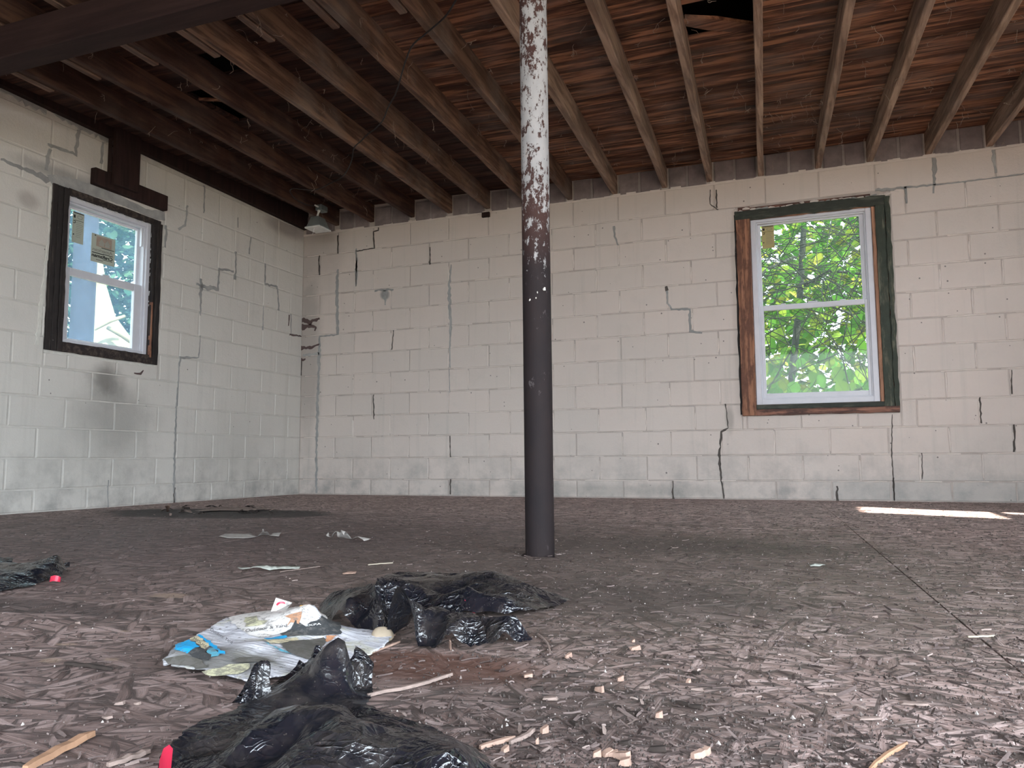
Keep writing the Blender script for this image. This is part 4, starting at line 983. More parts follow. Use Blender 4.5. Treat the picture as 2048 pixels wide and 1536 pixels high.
# bag at the left edge
b3 = empty('garbage_bag', (0, 0, 0), 0, 'dusty black bag scrap at the left edge of the floor', 'bag')
Q1 = Sheet([(-60, 1110, .03), (0, 1113, .035), (22, 1116, .03), (28, 1126, .02), (60, 1127, .03), (92, 1116, .045), (124, 1114, .045), (136, 1135, .015), (137, 1145, .004), (118, 1156, .003), (95, 1160, .003), (60, 1172, .002), (0, 1184, .002), (-70, 1190, .002)],
           [(40, 1145, .018), (90, 1135, .03), (0, 1145, .025), (115, 1130, .03)], 0.012, 0.012, 9, 0.015, seed=9)
sheets('crumpled_film', [Q1], [M_bagd], b3)
Q2 = Sheet([(128, 1128, .015), (138, 1124, .02), (153, 1129, .006), (150, 1134, .002), (132, 1136, .002)], [], 0.008, 0.004, 20, 0.004, seed=10)
sheets('torn_tail', [Q2], [M_bag], b3)
red_tape([(101, 1158, .01), (108, 1156, .014), (116, 1157, .013), (122, 1160, .006)], b3, 0.014)

# printed paper sack
def sackmat():
    m = NT('sack_paper'); P = m.pos()
    n = m.noise(P, 9, 5, 0.65); g = m.noise(m.mapv(P, (30, 260, 30), (0, 0, 0.4)), 1.0, 4, 0.6); f = m.noise(P, 55, 6, 0.75)
    gs = m.noise(m.mapv(P, (26, 420, 30), (0, 0, 0.4)), 1.0, 3, 0.6)
    col = m.mix(m.ramp(gs, [(0.38, 0), (0.56, 1)]), (0.26, 0.26, 0.29), (0.68, 0.68, 0.72))
    col = m.mix(m.ramp(n, [(0.52, 0), (0.66, 0.7)]), col, (0.52, 0.50, 0.28))
    col = m.mix(m.ramp(f, [(0.58, 0), (0.66, 0.85)]), col, (0.09, 0.08, 0.07))
    p1 = tuple(onfloor(440, 1340)[:2])+(0.01,)
    col = m.mix(m.math('MULTIPLY', m.blob(P, p1, (0.13, 0.045, 1), 0.4, 0.35, 20), 0.85), col, (0.12, 0.115, 0.10))
    m.bsdf(col, 0.75, m.bump(m.math('ADD', g, m.math('MULTIPLY', f, .6)), 0.5, 0.003), 0.25); return m.mat
M_sack = sackmat()
def ink(name, c, k=0.62):
    m = NT(name); P = m.pos(); f = m.noise(P, 75, 6, 0.75); g = m.noise(m.mapv(P, (30, 260, 30), (0, 0, 0.4)), 1.0, 4)
    col = m.mix(m.ramp(f, [(k-.08, 0), (k, 0.8)]), c, (0.16, 0.15, 0.14)); col = m.mix(m.math('MULTIPLY', g, 0.5), col, tuple(x*.6 for x in c))
    m.bsdf(col, 0.7, m.bump(f, .3, .002), 0.25); return m.mat
I_blue = ink('blue_print', (0.02, 0.42, 0.82)); I_teal = ink('faded_blue_print', (0.12, 0.42, 0.55), .56); I_cream = ink('cream_print', (0.74, 0.66, 0.44), .58)
I_dark = ink('charcoal_print', (0.055, 0.058, 0.06), .58); I_yel = ink('yellow_stain', (0.62, 0.60, 0.40), .52); I_white = ink('white_print', (0.74, 0.71, 0.68), .60); I_or = ink('orange_print', (0.62, 0.30, 0.16), .6)
I_mud = ink('muddy_patch', (0.11, 0.105, 0.09), .55); I_rust = ink('rust_stain', (0.50, 0.27, 0.16), .58)
sk = empty('paper_sack', (0, 0, 0), 0, 'flattened dirty printed sack with blue stripes beside the bags', 'sack')
SK = Sheet([(345, 1300, .020), (400, 1268, .020), (455, 1237, .020), (540, 1228, .030), (600, 1220, .045), (622, 1214, .052), (632, 1217, .050), (640, 1232, .036), (668, 1247, .018), (710, 1258, .012), (790, 1264, .006), (770, 1292, .004), (740, 1310, .004), (680, 1332, .005), (610, 1349, .005), (570, 1352, .006), (540, 1358, .004), (495, 1363, .005), (440, 1350, .008), (385, 1340, .008), (330, 1330, .008), (325, 1322, .010), (340, 1312, .018)],
           [(512, 1288, .026), (483, 1262, .022), (450, 1270, .016), (580, 1318, .016), (420, 1300, .018), (600, 1246, .034), (640, 1280, .012), (430, 1325, .016), (500, 1320, .014), (550, 1270, .018)], 0.006, 0.0016, 16, 0.002, jag=0.0025, seed=12)
sheets('sack_body', [SK], [M_sack], sk, solid=0.002)
def decal(sheet, pts, mat, name, parent, lift=0.0045, jag=0.0026, res=0.012):
    V = [sheet.at(x, y)[:2] for x, y in pts]; out = []
    for i in range(len(V)):
        a, b = V[i], V[(i+1) % len(V)]; k = max(1, int(np.linalg.norm(b-a)/0.01))
        for j in range(k): out.append(a+(b-a)*j/k + np.random.uniform(-1, 1, 2)*jag)
    OP = np.array(out); allp = [tuple(p) for p in out]
    for xx in np.arange(OP[:, 0].min(), OP[:, 0].max(), res):
        for yy in np.arange(OP[:, 1].min(), OP[:, 1].max(), res):
            if inside([tuple(p) for p in out], xx, yy) and np.min(np.abs(OP-[xx, yy]).sum(1)) > res*.5: allp.append((xx, yy))
    n0 = len(out); r = delaunay_2d_cdt([Vector(p) for p in allp], [(i, (i+1) % n0) for i in range(n0)], [], 1, 1e-6)
    XY = np.array([[v.x, v.y] for v in r[0]]); z = sheet.z(XY)
    return MB().add([(x, y, zz+lift) for (x, y), zz in zip(XY, z)], [tuple(f) for f in r[2]]).build(name, mat, parent)
k1 = lambda *p: Z(p, 10.78, 330, 1260); k2 = lambda *p: Z(p, 8.904, 450, 1190)
decal(SK, k1((190, 470), (260, 370), (520, 250), (740, 410), (480, 555), (300, 500)), I_blue, 'printed_stripe', sk)
decal(SK, k1((540, 240), (690, 178), (980, 400), (860, 480), (740, 400)), I_cream, 'printed_stripe', sk)
decal(SK, k1((695, 172), (760, 150), (960, 290), (1300, 570), (1170, 560), (1000, 420)), I_blue, 'printed_stripe', sk)
decal(SK, k1((880, 520), (980, 430), (1200, 560), (1150, 620), (1000, 640)), I_teal, 'printed_stripe', sk)
decal(SK, k1((480, 570), (740, 440), (840, 480), (980, 640), (960, 710), (700, 690)), I_dark, 'dirt_patch', sk, .0050)
decal(SK, k1((0, 660), (200, 630), (470, 590), (700, 690), (840, 780), (900, 880), (700, 900), (560, 830), (300, 850), (60, 800)), I_mud, 'dirt_patch', sk, .0050)
decal(SK, k1((1180, 880), (1400, 800), (1840, 780), (1800, 900), (1600, 1010), (1000, 1080), (820, 960)), I_yel, 'stained_patch', sk)
decal(SK, k1((1460, 700), (1600, 640), (2000, 640), (2400, 760), (1900, 760), (1600, 780)), I_mud, 'dirt_patch', sk, .0050)
decal(SK, k2((30, 440), (300, 380), (900, 300), (1500, 210), (1590, 215), (1600, 290), (1820, 460), (1650, 490), (1420, 445), (1180, 640), (980, 740), (600, 800), (380, 720), (200, 610)), I_white, 'white_panel', sk, .0040)
decal(SK, k2((340, 450), (560, 420), (600, 500), (740, 500), (700, 560), (560, 600), (370, 620), (330, 520)), I_yel, 'stained_patch', sk, .0052)
decal(SK, k2((1050, 440), (1180, 390), (1400, 380), (1330, 450), (1150, 560), (1080, 620), (1160, 490)), I_rust, 'stained_patch', sk, .0052)
decal(SK, k2((980, 745), (1180, 645), (1280, 530), (1420, 450), (1640, 500), (1850, 480), (2060, 540), (2060, 755), (1700, 770), (1100, 790)), I_dark, 'charcoal_panel', sk, .0050)
decal(SK, k2((690, 820), (1080, 770), (1120, 800), (760, 855)), I_blue, 'printed_stripe', sk, .0050)
decal(SK, k2((650, 855), (1240, 805), (1290, 850), (1000, 910), (830, 915)), I_cream, 'printed_stripe', sk, .0050)
decal(SK, k2((700, 900), (760, 905), (1100, 1060), (1160, 1110), (1000, 1060)), I_teal, 'printed_stripe', sk, .0050)
decal(SK, k2((1000, 910), (1300, 850), (1790, 800), (1810, 900), (1600, 1100), (1480, 1190), (1330, 1150), (1100, 1050)), I_mud, 'dirt_patch', sk, .0046)
decal(SK, k2((1790, 775), (2000, 762), (1850, 890), (1810, 890)), I_or, 'printed_stripe', sk, .0050)
def text_on(sheet, s, p0, p1, hpx, mat, parent, slant=0.0):
    c = bpy.data.curves.new('t', 'FONT'); c.body = s; c.size = 1.0
    o = bpy.data.objects.new('t', c); COL.objects.link(o); bpy.context.view_layer.update()
    me = bpy.data.meshes.new_from_object(o.evaluated_get(bpy.context.evaluated_depsgraph_get())); bpy.data.objects.remove(o)
    xs_ = [v.co.x for v in me.vertices]; L = max(xs_)
    d = np.array([p1[0]-p0[0], p1[1]-p0[1]], float)
    for v in me.vertices:
        q = np.array(p0) + d*v.co.x/L + np.array([slant*v.co.y*hpx, -v.co.y*hpx])
        w = sheet.at(q[0], q[1], 0.0065); v.co = Vector(w)
    me.materials.append(mat); ob = bpy.data.objects.new('lettering', me); COL.objects.link(ob); ob.parent = parent; return ob
I_blk = flat('print_black', (0.04, 0.04, 0.045), 0.8); I_wht = flat('print_white', (0.8, 0.8, 0.78), 0.8)
text_on(SK, 'Outdoor Yard', (419, 1268), (463, 1296), 8, I_blk, sk, .5)
text_on(SK, 'Outdoor & Yard', (490, 1272), (573, 1261), 9, I_blk, sk, .1)
text_on(SK, 'EXPA', (610, 1260), (642, 1257), 6, I_wht, sk)
text_on(SK, 'HOUSE', (386, 1285), (412, 1305), 6, I_blk, sk, .5)
# torn card standing behind the sack
tb = empty('torn_card', (0, 0, 0), 0, 'small white torn card with a red arc behind the sack', 'card')
q = [onfloor(552, 1195, .06), onfloor(583.6, 1204.6, .05), onfloor(569, 1222, .028), onfloor(540, 1227, .028)]
mb = MB(); mb.add([tuple(p) for p in q] + [tuple(p+np.array([0, .002, -.001])) for p in q], [(0, 1, 2, 3), (7, 6, 5, 4), (0, 4, 5, 1), (1, 5, 6, 2), (2, 6, 7, 3), (3, 7, 4, 0)]); mb.build('card', I_white, tb)
def q4(u, v): return (1-u)*(1-v)*q[3] + u*(1-v)*q[2] + u*v*q[1] + (1-u)*v*q[0] + np.array([0, -.0015, .0008])
MB().tube([tuple(q4(.56+.30*math.cos(a), .48+.32*math.sin(a))) for a in np.linspace(-.7, 2.9, 14)], 0.0022, 5).build('red_arc', M_red, tb)
q5 = [onfloor(600, 1211, .045), onfloor(614, 1209, .05), onfloor(620, 1216, .045), onfloor(596, 1220, .035)]
MB().add([tuple(p) for p in q5], [(0, 1, 2, 3)]).build('orange_corner', ink('orange_corner_print', (0.75, 0.42, 0.08)), tb)

# pale husk between sack and bag
vs = []; fs = []; c0 = onfloor(754, 1283)
for i in range(6):
    for j in range(12):
        a = 2*math.pi*j/12; r = math.cos(i/5*math.pi/2)*(1+.12*math.sin(3*a)); vs.append((c0[0]+.0215*r*math.cos(a), c0[1]+.014+.018*r*math.sin(a), .001+.022*math.sin(i/5*math.pi/2)+.003*math.sin(2*a)*r))
for i in range(5):
    for j in range(12): fs.append((i*12+j, i*12+(j+1) % 12, (i+1)*12+(j+1) % 12, (i+1)*12+j))
MB().add(vs, fs).build('dried_husk', M_mush, smooth=True, label='pale tan husk lying against the middle garbage bag', cat='husk')

# paper scraps on the floor
def scrap(out, inner, mat, label, name='paper_scrap', cat='scrap', **kw):
    S_ = Sheet(out, inner, kw.get('res', 0.012), kw.get('amp', .004), 20, 0.004, seed=R()*50)
    return sheets(name, [S_], [mat], smooth=True, solid=0.001, label=label, cat=cat)
scrap([(438, 1073, .004), (450, 1068, .006), (500, 1068, .006), (520, 1068, .02), (526, 1058, .05), (533, 1064, .03), (545, 1067, .01), (563, 1066, .004), (558, 1073, .002), (500, 1076, .002), (455, 1076, .002)], [(525, 1066, .03)], M_scrap, 'pale paper scrap with a raised peak, left of the column', res=.015)
scrap([(656, 1064, .02), (670, 1063, .03), (682, 1061, .045), (688, 1070, .03), (700, 1074, .015), (710, 1074, .01), (722, 1076, .01), (741, 1079, .006), (728, 1083, .002), (705, 1079, .003), (690, 1078, .003), (665, 1074, .004), (652, 1073, .003)], [(676, 1068, .03)], M_scrap, 'crumpled pale scrap nearest the column on its left', res=.012, amp=.008)
scrap([(474, 1136, .003), (500, 1136, .008), (530, 1131, .014), (545, 1134, .01), (600, 1133, .006), (597, 1138, .002), (540, 1141, .002), (485, 1140, .002)], [], M_scrapg, 'flat greenish paper strip behind the printed sack', res=.01)
scrap([(330, 1013, .05), (342, 1012, .06), (338, 1022, .01), (334, 1024, .004)], [], M_chip, 'small tan folded scrap beside the charred patch', res=.02)
scrap([(1618, 1130, .004), (1632, 1127, .008), (1650, 1130, .004), (1640, 1133, .001), (1622, 1133, .001)], [], M_scrapg, 'small pale leaf-like scrap right of the column', res=.008, amp=.002)
scrap([(685, 1146, .004), (700, 1143, .006), (713, 1143, .005), (711, 1148, .001), (687, 1149, .001)], [], M_chip, 'tiny tan wrapper scrap above the middle bag', res=.006, amp=.001)
scrap([(390, 1022, .01), (430, 1015, .012), (470, 1016, .01), (560, 1015, .012), (500, 1021, .004), (440, 1021, .004)], [], M_chipd, 'grey curled strip on the charred floor patch', res=.02, amp=.006)

# sticks, straws and larger chips: (px0,py0,px1,py1,width m,height m,material,label,name,cat)
def stick(x0, y0, x1, y1, w, h, mat, label, name='splinter', cat='wood splinter', group=None, lift=0.0):
    a, b = onfloor(x0, y0), onfloor(x1, y1); a[2] = h/2+.0008; b[2] = h/2+.0008+lift
    a, b = Vector(a), Vector(b); d = (b-a).normalized(); s = d.cross(Vector((0, 0, 1))).normalized(); n = 6; vs = []; fs = []
    bend = U(-.05, .05)*(b-a).length
    for i in range(n+1):
        t = i/n; p = a.lerp(b, t) + s*bend*math.sin(t*math.pi) + Vector((0, 0, abs(noise.noise(Vector((t*3, x0, 0))))*h*.6))
        k = (0.45 + 0.55*math.sin(min(1, t*1.6+.15)*math.pi*.62))*(1 if i < n else .3); ww = w*k
        for u_, v_ in [(-1, -1), (1, -1), (.7, 1), (-.7, 1)]: vs.append(p + s*u_*ww/2 + Vector((0, 0, v_*h/2)))
    for i in range(n):
        for j in range(4): fs.append((i*4+j, i*4+(j+1) % 4, i*4+4+(j+1) % 4, i*4+4+j))
    fs += [(3, 2, 1, 0), (n*4, n*4+1, n*4+2, n*4+3)]
    return MB().add(vs, fs).build(name, mat, label=label, cat=cat, group=group)
stick(50, 1545, 188, 1473, .014, .006, M_chipo, 'long orange wooden splinter at the bottom left')
stick(215, 1535, 300, 1507, .010, .004, M_chipd, 'grey-brown flat splinter right of the orange one')
stick(900, 990, 980, 989, .03, .02, M_dark, 'dark red wood strip lying against the back wall base', 'wood_strip')
stick(736, 1131, 786, 1127, .006, .003, M_straw, 'pale straw lying behind the middle bag', 'straw', 'straw')
stick(1936, 1276, 1990, 1274, .004, .003, M_straw, 'yellowish straw across the long floor joint', 'straw', 'straw')
stick(1740, 1545, 1815, 1492, .005, .004, M_chipo, 'thin curved tan twig at the bottom right', 'twig', 'twig')
stick(560, 1145, 640, 1134, .003, .002, M_chipd, 'thin dark twig left of the tiny wrapper', 'twig', 'twig')
stick(1890, 1368, 1900, 1345, .003, .03, M_chipk, 'small dark upright sliver near the far joint', 'sliver') if 0 else None
stick(20, 1530, 60, 1536, .004, .003, M_chipk, 'short dark sliver beside the orange splinter')
stick(0, 1402, 30, 1408, .006, .004, M_chipk, 'dark sliver at the left edge of the near floor')
stick(130, 1330, 225, 1342, .010, .004, M_chipk, 'dark bark strip on the left foreground floor', 'bark_strip', 'bark')
stick(1385, 1520, 1420, 1506, .010, .006, M_chip, 'blunt tan wood chip in the bottom centre of the floor', 'wood_chip', 'wood chip')
stick(1020, 1490, 1070, 1464, .006, .004, M_chipd, 'grey stick pointing to the two pale lumps', 'twig', 'twig')
stick(960, 1500, 1030, 1480, .008, .004, M_chip, 'long tan splinter right of the near bag')
stick(1075, 1270, 1100, 1310, .004, .003, M_chipd, 'thin splinter crossing the floor below the middle bag')
stick(900, 1292, 902, 1302, .003, .012, M_chip, 'tiny upright tan peg below the middle bag', 'wood_chip', 'wood chip')
stick(735, 1395, 905, 1352, .007, .004, M_chipd, 'long curved root-like strip right of the near bag', 'bark_strip', 'bark')
stick(700, 1300, 790, 1272, .006, .004, M_chip, 'pale fibrous shaving beside the husk', 'shaving', 'shaving')
stick(716, 1318, 800, 1286, .005, .003, M_chip, 'lower pale shaving under the husk', 'shaving', 'shaving')
G = 'loose wood chips in the foreground debris'
def chip(px, py, L, w, h, ang, mat):
    c = onfloor(px, py); me = bpy.data.meshes.new('wood_chip'); d = Vector((math.cos(ang), math.sin(ang), 0)); s = Vector((-d.y, d.x, 0)); vs = []
    for zz, k in ((0, 1), (h, .85)):
        for a, b in ((-1, -1), (0, -1.1), (1, -.8), (1, .9), (0, 1.05), (-1, .8)):
            p = Vector((c[0], c[1], .001)) + d*a*L/2*k*U(.85, 1.1) + s*b*w/2*k + Vector((0, 0, zz + (a*h*.25 if zz else 0))); vs.append(p)
    fs = [(5, 4, 3, 2, 1, 0), (6, 7, 8, 9, 10, 11)] + [(i, (i+1) % 6, 6+(i+1) % 6, 6+i) for i in range(6)]
    lab = {'tan_wood_chip': 'loose tan wood chip in the foreground debris', 'dark_bark': 'loose dark bark crumb in the foreground debris', 'grey_splinter': 'loose grey wood chip in the foreground debris'}[mat.name]
    MB().add(vs, fs).build('wood_chip', mat, label=lab, cat='wood chip', group=G if mat is M_chip else ('loose dark bark crumbs' if mat is M_chipk else 'loose grey wood chips'))
e5 = lambda x, y: (x/5.12+1000, y/5.12+1250)
for x, y, L, w in [(290, 540, .014, .007), (455, 1110, .010, .007), (50, 1305, .010, .006), (995, 1360, .010, .007), (1100, 1340, .014, .009), (1160, 1345, .012, .008), (1255, 1375, .018, .011), (1280, 1440, .012, .009), (1630, 955, .010, .006), (1235, 580, .010, .005), (1385, 260, .020, .008), (1365, 180, .006, .006), (1020, 690, .016, .006), (700, 340, .016, .005), (1930, 600, .008, .006), (380, 1225, .004, .004)]:
    chip(*e5(x, y), L, w, U(.004, .007), U(-.6, 1.2), M_chip)
for x, y, L, w in [(380, 670, .018, .012), (780, 530, .026, .010), (975, 670, .012, .010), (1610, 1300, .020, .010), (1870, 820, .024, .006), (2000, 850, .020, .010), (760, 1030, .020, .008), (2010, 505, .018, .005), (1280, 1240, .012, .010)]:
    chip(*e5(x, y), L, w*.7, U(.003, .006), U(-.9, .4), M_chipk)
for px, py, L, w in [(1290, 1378, .015, .006), (1395, 1382, .018, .006), (1612, 1277, .014, .005), (1750, 1236, .012, .005), (215, 1437, .014, .009), (275, 1410, .008, .006), (240, 1410, .012, .008), (155, 1248, .014, .005), (1500, 1235, .02, .006), (1100, 1400, .02, .01), (1740, 1440, .03, .008), (1830, 1410, .035, .012), (1650, 1390, .03, .006)]:
    chip(px, py, L, w, U(.002, .004), U(-.6, .6), M_chipd)

for i in range(26):
    c = onfloor(U(320, 560), U(1014, 1032)); L = U(.03, .12)
    mb = MB(); a = U(0, 3.14); d = np.array([math.cos(a), math.sin(a), 0]); q = np.array([-d[1], d[0], 0]); w = L*U(.15, .35)
    vs = [c+d*L*u_+q*w*v_+np.array([0, 0, .002+(h_ if h_ else 0)]) for u_, v_, h_ in ((-.5, -.5, 0), (0, -.6, .012), (.5, -.4, 0), (.5, .5, .004), (0, .5, .014), (-.5, .4, 0))]
    mb.add(vs, [(0, 1, 4, 5), (1, 2, 3, 4)]).build('charred_flake', M_chipk if R() < .75 else M_chipd, label='curled charred flake on the burnt floor patch by the left wall', cat='char', group='charred flakes on the burnt patch')
# scattered flakes and crumbs: nobody could count them
def tone_attr(o, vals):
    a = o.data.attributes.new('tone', 'FLOAT', 'FACE'); a.data.foreach_set('value', vals)
def inframe(x, y):
    d = np.array([x, y, 0]) - CAM; k = d @ _f
    if k < 0.4: return False
    return -120 < 1024+FOC*(d @ _r2)/k < 2170 and 768-FOC*(d @ _u2)/k < 1700
def scatter(n, kind):
    mb = MB(); tones = []; rs = random.Random(3 if kind == 'f' else 4); i = 0
    while i < n:
        dep = 0.75 + 5.2*rs.random()**2.3; t = rs.uniform(-0.75, 0.75)
        x = CAM[0] + _f[0]*dep + _r2[0]*t*dep; y = CAM[1] + _f[1]*dep + _r2[1]*t*dep
        if not (0.1 < x < 6.5 and -6.3 < y < -0.05): i += 1; continue
        dens = noise.noise(Vector((x*2.2, y*2.2, 3.1)))*.5+.5 
        side = min(1, max(0.18, (t+0.42)/0.5))
        if rs.random() > (0.3+dens)*side: i += 1; continue
        if kind == 'f':
            L = .004+.024*rs.random()**2.2; L *= (1 if rs.random() < .94 else 2.2); w = min(.005, L*rs.uniform(.05, .28)); a = rs.uniform(0, 3.14); c, s = math.cos(a), math.sin(a)
            h0 = rs.uniform(.0004, .0016); h1 = h0+rs.uniform(0, .0035)*(L/.03); tl = rs.uniform(-.0012, .0012)
            v = []
            for u_, hh in ((-1, h0), (0, h0+rs.uniform(0, .0015)), (1, h1)):
                for q in (-1, 1):
                    ww = w/2*(1 if u_ == 0 else rs.uniform(.3, .9)); v.append((x+c*u_*L/2-s*q*ww, y+s*u_*L/2+c*q*ww, max(.0003, hh+tl*q)))
            mb.add(v, [(0, 1, 3, 2), (2, 3, 5, 4)]); tn = rs.random()**1.7; tones += [tn, tn]
        else:
            r = rs.uniform(.0006, .0022)*(1 if rs.random() < .95 else 1.8)
            v = [(x+r*math.cos(q)*rs.uniform(.6, 1.2), y+r*math.sin(q)*rs.uniform(.6, 1.2), 0) for q in (0, 1.57, 3.14, 4.71)] + [(x, y, r*1.2)]
            mb.add(v, [(0, 1, 4), (1, 2, 4), (2, 3, 4), (3, 0, 4)]); tn = rs.random(); tones += [tn]*4
        i += 1
    o = mb.build('strand_flakes' if kind == 'f' else 'grit', M_flake if kind == 'f' else M_crumb, kind='stuff',
                 label='loose wood strands scattered over the floor' if kind == 'f' else 'dark crumbs and grit scattered over the floor', cat='debris')
    tone_attr(o, tones)
scatter(22000, 'f'); scatter(42000, 'g')

# ------------------------------------------------------------------ outdoors
def groundmat():
    m = NT('forest_ground'); P = m.pos(); n = m.noise(P, 1.2, 6, .65)
    m.bsdf(m.ramp(n, [(0.35, (0.10, 0.10, 0.07)), (0.55, (0.20, 0.18, 0.14)), (0.7, (0.34, 0.30, 0.24))]), 0.9); return m.mat
MB().box(-30, 30, -30, 40, -0.4, -0.14).build('ground', groundmat(), kind='structure', label='sunlit ground outside the building')
def leafmat(name, c1, c2, c3, tr=0.5):
    m = NT(name); r = m.n('ObjectInfo').outputs['Random']; a = m.n('Attribute', {'attribute_name': 'tone'}).outputs['Fac']
    t = m.math('FRACT', m.math('ADD', r, a)); c = m.ramp(t, [(0, c1), (0.6, c2), (0.9, c3), (1, c3)])
    d = m.n('BsdfDiffuse', None, Color=c); l = m.n('BsdfTranslucent', None, Color=c)
    m.shader(m.n('MixShader', None, i0=tr, i1=d.outputs[0], i2=l.outputs[0]).outputs[0]); return m.mat
M_leaf = leafmat('leaf_green', (0.035, 0.115, 0.016), (0.075, 0.19, 0.025), (0.19, 0.26, 0.035))
M_leafb = leafmat('leaf_far', (0.06, 0.17, 0.025), (0.15, 0.30, 0.045), (0.42, 0.42, 0.07))
M_leafc = leafmat('leaf_blue', (0.012, 0.045, 0.034), (0.03, 0.095, 0.065), (0.10, 0.20, 0.12))
M_bark = flat('bark', (0.10, 0.085, 0.07), 0.9, var=0.3, nscale=14); M_bark2 = flat('pale_bark', (0.20, 0.185, 0.12), 0.9, var=0.25, nscale=8); M_twig = flat('twig_bark', (0.020, 0.024, 0.018), 0.9)
M_barkd = flat('dark_trunk_bark', (0.020, 0.024, 0.036), 0.9, var=0.35, nscale=18)
LV = [(0, 0, 0), (.28, .12, .03), (.46, .42, .05), (.36, .78, .02), (0, 1.1, -.06), (-.36, .78, .02), (-.46, .42, .05), (-.28, .12, .03), (0, .5, -.03)]
LF = [(i, i+1, 8) for i in range(0, 7)] + [(7, 0, 8)]
leaf_me = MB().add(LV, LF).mesh('leaf', M_leaf, True)
def leaf_cloud(name, n, box, size, mat, label, clump=0.5, seed=1, gap=None):
    rs = np.random.RandomState(seed); V = np.array(LV); mb_v = []; mb_f = []; tones = []
    (x0, x1), (y0, y1), (z0_, z1_) = box; k = 0
    while k < n:
        p = np.array([rs.uniform(x0, x1), rs.uniform(y0, y1), rs.uniform(z0_, z1_)])
        if noise.noise(Vector(p*0.9)) < clump*2-1 + (-.25): k += 1; continue
        s = size*rs.uniform(.6, 1.4); a, b, c = rs.uniform(0, 6.28), rs.uniform(-1.2, 1.2), rs.uniform(0, 6.28)
        ca, sa, cb, sb, cc_, sc_ = math.cos(a), math.sin(a), math.cos(b), math.sin(b), math.cos(c), math.sin(c)
        Rm = np.array([[ca, -sa, 0], [sa, ca, 0], [0, 0, 1]]) @ np.array([[1, 0, 0], [0, cb, -sb], [0, sb, cb]]) @ np.array([[cc_, -sc_, 0], [sc_, cc_, 0], [0, 0, 1]])
        q = (V*s) @ Rm.T + p; o = len(mb_v); mb_v += [tuple(r) for r in q[:8]]; mb_f.append(tuple(o+i for i in range(8))); tones.append(rs.rand()); k += 1
    me = bpy.data.meshes.new(name); me.from_pydata(mb_v, [], mb_f); me.materials.append(mat)
    ob = bpy.data.objects.new(name, me); COL.objects.link(ob); tag(ob, label, 'foliage', kind='stuff'); tone_attr(ob, tones); return ob
def twigs(name, n, box, rr, mat, parent, seed, L=(.5, 1.6)):
    rs = random.Random(seed); mb = MB(); (x0, x1), (y0, y1), (z0_, z1_) = box
    for i in range(n):
        p = Vector((rs.uniform(x0, x1), rs.uniform(y0, y1), rs.uniform(z0_, z1_))); a = rs.uniform(0, 6.28)
        d = Vector((math.cos(a), .3*math.sin(a), rs.uniform(-.9, .9))).normalized(); pts = [p]; Lx = rs.uniform(*L)
        for k in range(6):
            d = (d + Vector((rs.uniform(-.25, .25), rs.uniform(-.2, .2), rs.uniform(-.3, .3)))).normalized(); pts.append(pts[-1] + d*Lx/6)
        r = rs.uniform(*rr); mb.tube(pts, [r*(1-.12*k) for k in range(7)], 5, cap=False)
    return mb.build(name, mat, parent, smooth=True)
# tree outside the right window: near leaves one by one, branches, far foliage
tr = empty('vine_tree', (5.0, 2.6, 0), 0, 'tangled green tree with large leaves outside the right window', 'tree')
def rel(pts): return [(x-5.0, y-2.6, z) for x, y, z in pts]
MB().tube(rel([(4.50, 3.6, -.3), (4.52, 3.6, 1.2), (4.66, 3.5, 2.2), (4.75, 3.5, 3.2), (4.7, 3.4, 4.5)]), [.05, .045, .04, .035, .02], 8).build('trunk', M_twig, tr, smooth=True)
for pts, r in [([(4.7, 3.5, 2.4), (5.0, 3.2, 2.5), (5.5, 3.0, 2.35), (6.2, 2.8, 2.5)], .018), ([(4.7, 3.5, 2.8), (4.3, 3.3, 2.6), (3.9, 3.1, 2.0), (3.6, 3.0, 1.7)], .02), ([(4.66, 3.5, 2.3), (5.2, 3.3, 2.0), (5.7, 3.1, 1.6)], .014),
               ([(4.3, 2.2, 1.0), (4.6, 2.2, 1.5), (4.78, 2.2, 1.88), (5.1, 2.2, 1.75), (5.3, 2.2, 1.1)], .008), ([(5.15, 2.0, .8), (5.05, 2.0, 1.4), (5.15, 2.0, 1.8)], .008)]:
    MB().tube(rel(pts), [r, r*.9, r*.8] + [r*.5]*(len(pts)-3), 6).build('branch', M_twig, tr, smooth=True)
t_ = twigs('twig', 330, ((4.0, 5.6), (0.9, 2.2), (1.25, 2.8)), (.0022, .0060), M_twig, tr, 5); t_['kind'] = 'stuff'
t_.data.transform(Matrix.Translation((-5.0, -2.6, 0)))
rs = random.Random(12)
for i in range(290):
    low = rs.random() < 0.6
    y = rs.uniform(1.6, 3.8); sx = (y+6.57)/6.57
    x = CAM[0] + (rs.uniform(4.35, 5.3)-CAM[0])*sx; fz = rs.uniform(.75, 1.6) if low else rs.uniform(1.4, 2.3); z = CAM[2] + (fz-CAM[2])*sx
    s = rs.uniform(.08, .17) if low else rs.uniform(.06, .11)
    if low and rs.random() < .3 and fz < 1.1 and 4.55 < x < 4.95: continue
    o = place(leaf_me, 'leaf', (x-5.0, y-2.6, z), tr, (rs.uniform(-2.2, -.6), rs.uniform(-.7, .7), rs.uniform(-3, 3)), (s, s, s))
fol = leaf_cloud('distant_foliage', 24000, ((2.0, 8.5), (4.5, 11.0), (0.2, 6.0)), 0.15, M_leafb, 'bright green foliage behind the tree outside the right window', 0.56, 3)
twigs('twig', 170, ((3.0, 7.0), (4.6, 7), (1.0, 5)), (.004, .010), M_twig, fol, 9, (.8, 2.2))['kind'] = 'stuff'
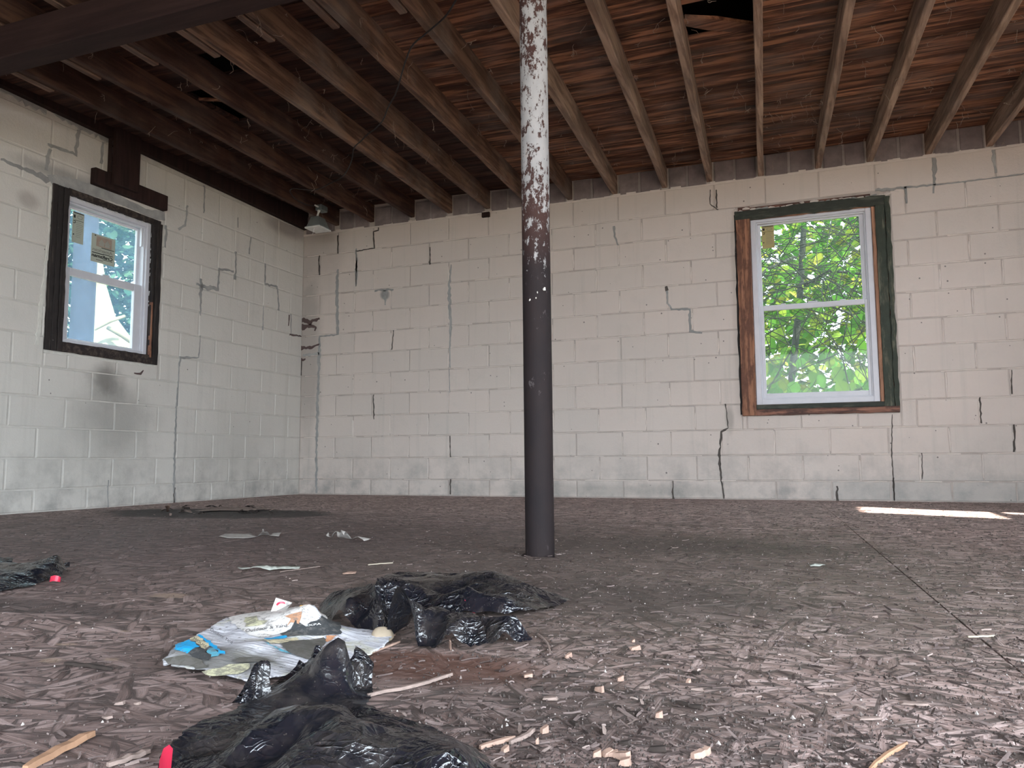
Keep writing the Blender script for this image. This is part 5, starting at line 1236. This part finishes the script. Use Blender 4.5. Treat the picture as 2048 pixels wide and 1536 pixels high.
# outside the left window: a bank of earth, a dark trunk, a flared pale one
def out_left(px, py, x): return hit(px, py, 0, x)
def bank_z(x): return -0.2 + 1.65*min(1, max(0, (-2.6-x)/2.5)) + 0.03*max(0, -5.1-x)
mb = MB(); nx, ny = 40, 40; vs = []
for i in range(nx+1):
    for j in range(ny+1):
        x = -2.0-12*i/nx; yy = -7+16*j/ny; vs.append((x, yy, bank_z(x)+.10*noise.noise(Vector((x*1.3, yy*1.3, 0)))))
mb.add(vs, [(i*(ny+1)+j, (i+1)*(ny+1)+j, (i+1)*(ny+1)+j+1, i*(ny+1)+j+1) for i in range(nx) for j in range(ny)])
mb.build('earth_bank', flat('sunny_earth', (0.24, 0.22, 0.15), .9, nscale=6), kind='structure', smooth=True, label='sunlit earth bank outside the left window')
a = out_left(165, 420, -3.0); b_ = out_left(172, 690, -3.0)
cx_, cy_ = -3.0, (a[1]+b_[1])/2
rr = abs(out_left(196, 600, -3.0)[1]-out_left(150, 600, -3.0)[1])/2*.82
mb = MB(); vs = []; fs = []; n = 26
for i in range(30):
    z = -.3 + i*0.22
    for j in range(n):
        q = 2*math.pi*j/n; r = rr*(1+.45*math.exp(-(z+.3)*2.5))*(1+.05*noise.noise(Vector((math.cos(q)*5, math.sin(q)*5, z*.9)))); vs.append((cx_+r*math.cos(q), cy_+r*math.sin(q), z))
for i in range(29):
    for j in range(n): fs.append((i*n+j, i*n+(j+1) % n, (i+1)*n+(j+1) % n, (i+1)*n+j))
mb.add(vs, fs).build('tree_trunk', M_barkd, smooth=True, label='thick dark trunk standing outside the left window', cat='tree')
T2_ = empty('flared_tree', (0, 0, 0), 0, 'pale sunlit trunk with flared base outside the left window', 'tree')
c1 = out_left(192, 570, -5.5); c2 = out_left(200, 635, -5.5); c3 = out_left(204, 700, -5.5); tp = out_left(176, 420, -5.5)
MB().tube([tuple(tp+np.array([0, 0, 2])), tuple(tp), tuple(c1), tuple(c2), tuple(c3), (c3[0], c3[1], -.3)], [.08, .10, .14, .22, .55, .9], 16).build('trunk', M_bark2, T2_, smooth=True)
d1, d2 = out_left(190, 660, -5.0), out_left(250, 632, -4.8); d3, d4 = out_left(215, 655, -5.0), out_left(275, 690, -4.6)
MB().tube([tuple(d1), tuple((d1+d2)/2+np.array([0, 0, .03])), tuple(d2)], [.012, .03, .022], 8).build('root', M_bark2, T2_, smooth=True)
MB().tube([tuple(d3), tuple((d3+d4)/2+np.array([0, 0, .02])), tuple(d4)], [.03, .045, .05], 8).build('root', M_bark2, T2_, smooth=True)
d5, d6 = out_left(112, 700, -5.0), out_left(160, 676, -5.0); d5[2] = bank_z(-5)+.10
MB().tube([tuple(d5), tuple(d6)], [.03, .04], 8).build('fallen_branch', M_bark2, smooth=True, label='pale fallen branch left of the dark trunk outside', cat='branch')
leaf_cloud('hedge_foliage', 30000, ((-11.0, -7.0), (-1.0, 8.5), (1.2, 6.0)), 0.13, M_leafc, 'hazy blue-green foliage beyond the left window', 0.42, 4)
leaf_cloud('near_foliage', 1200, ((-6.5, -4.2), (-1.0, 0.8), (1.2, 3.6)), 0.09, M_leafb, 'bright leaves beside the dark trunk outside', 0.45, 6)
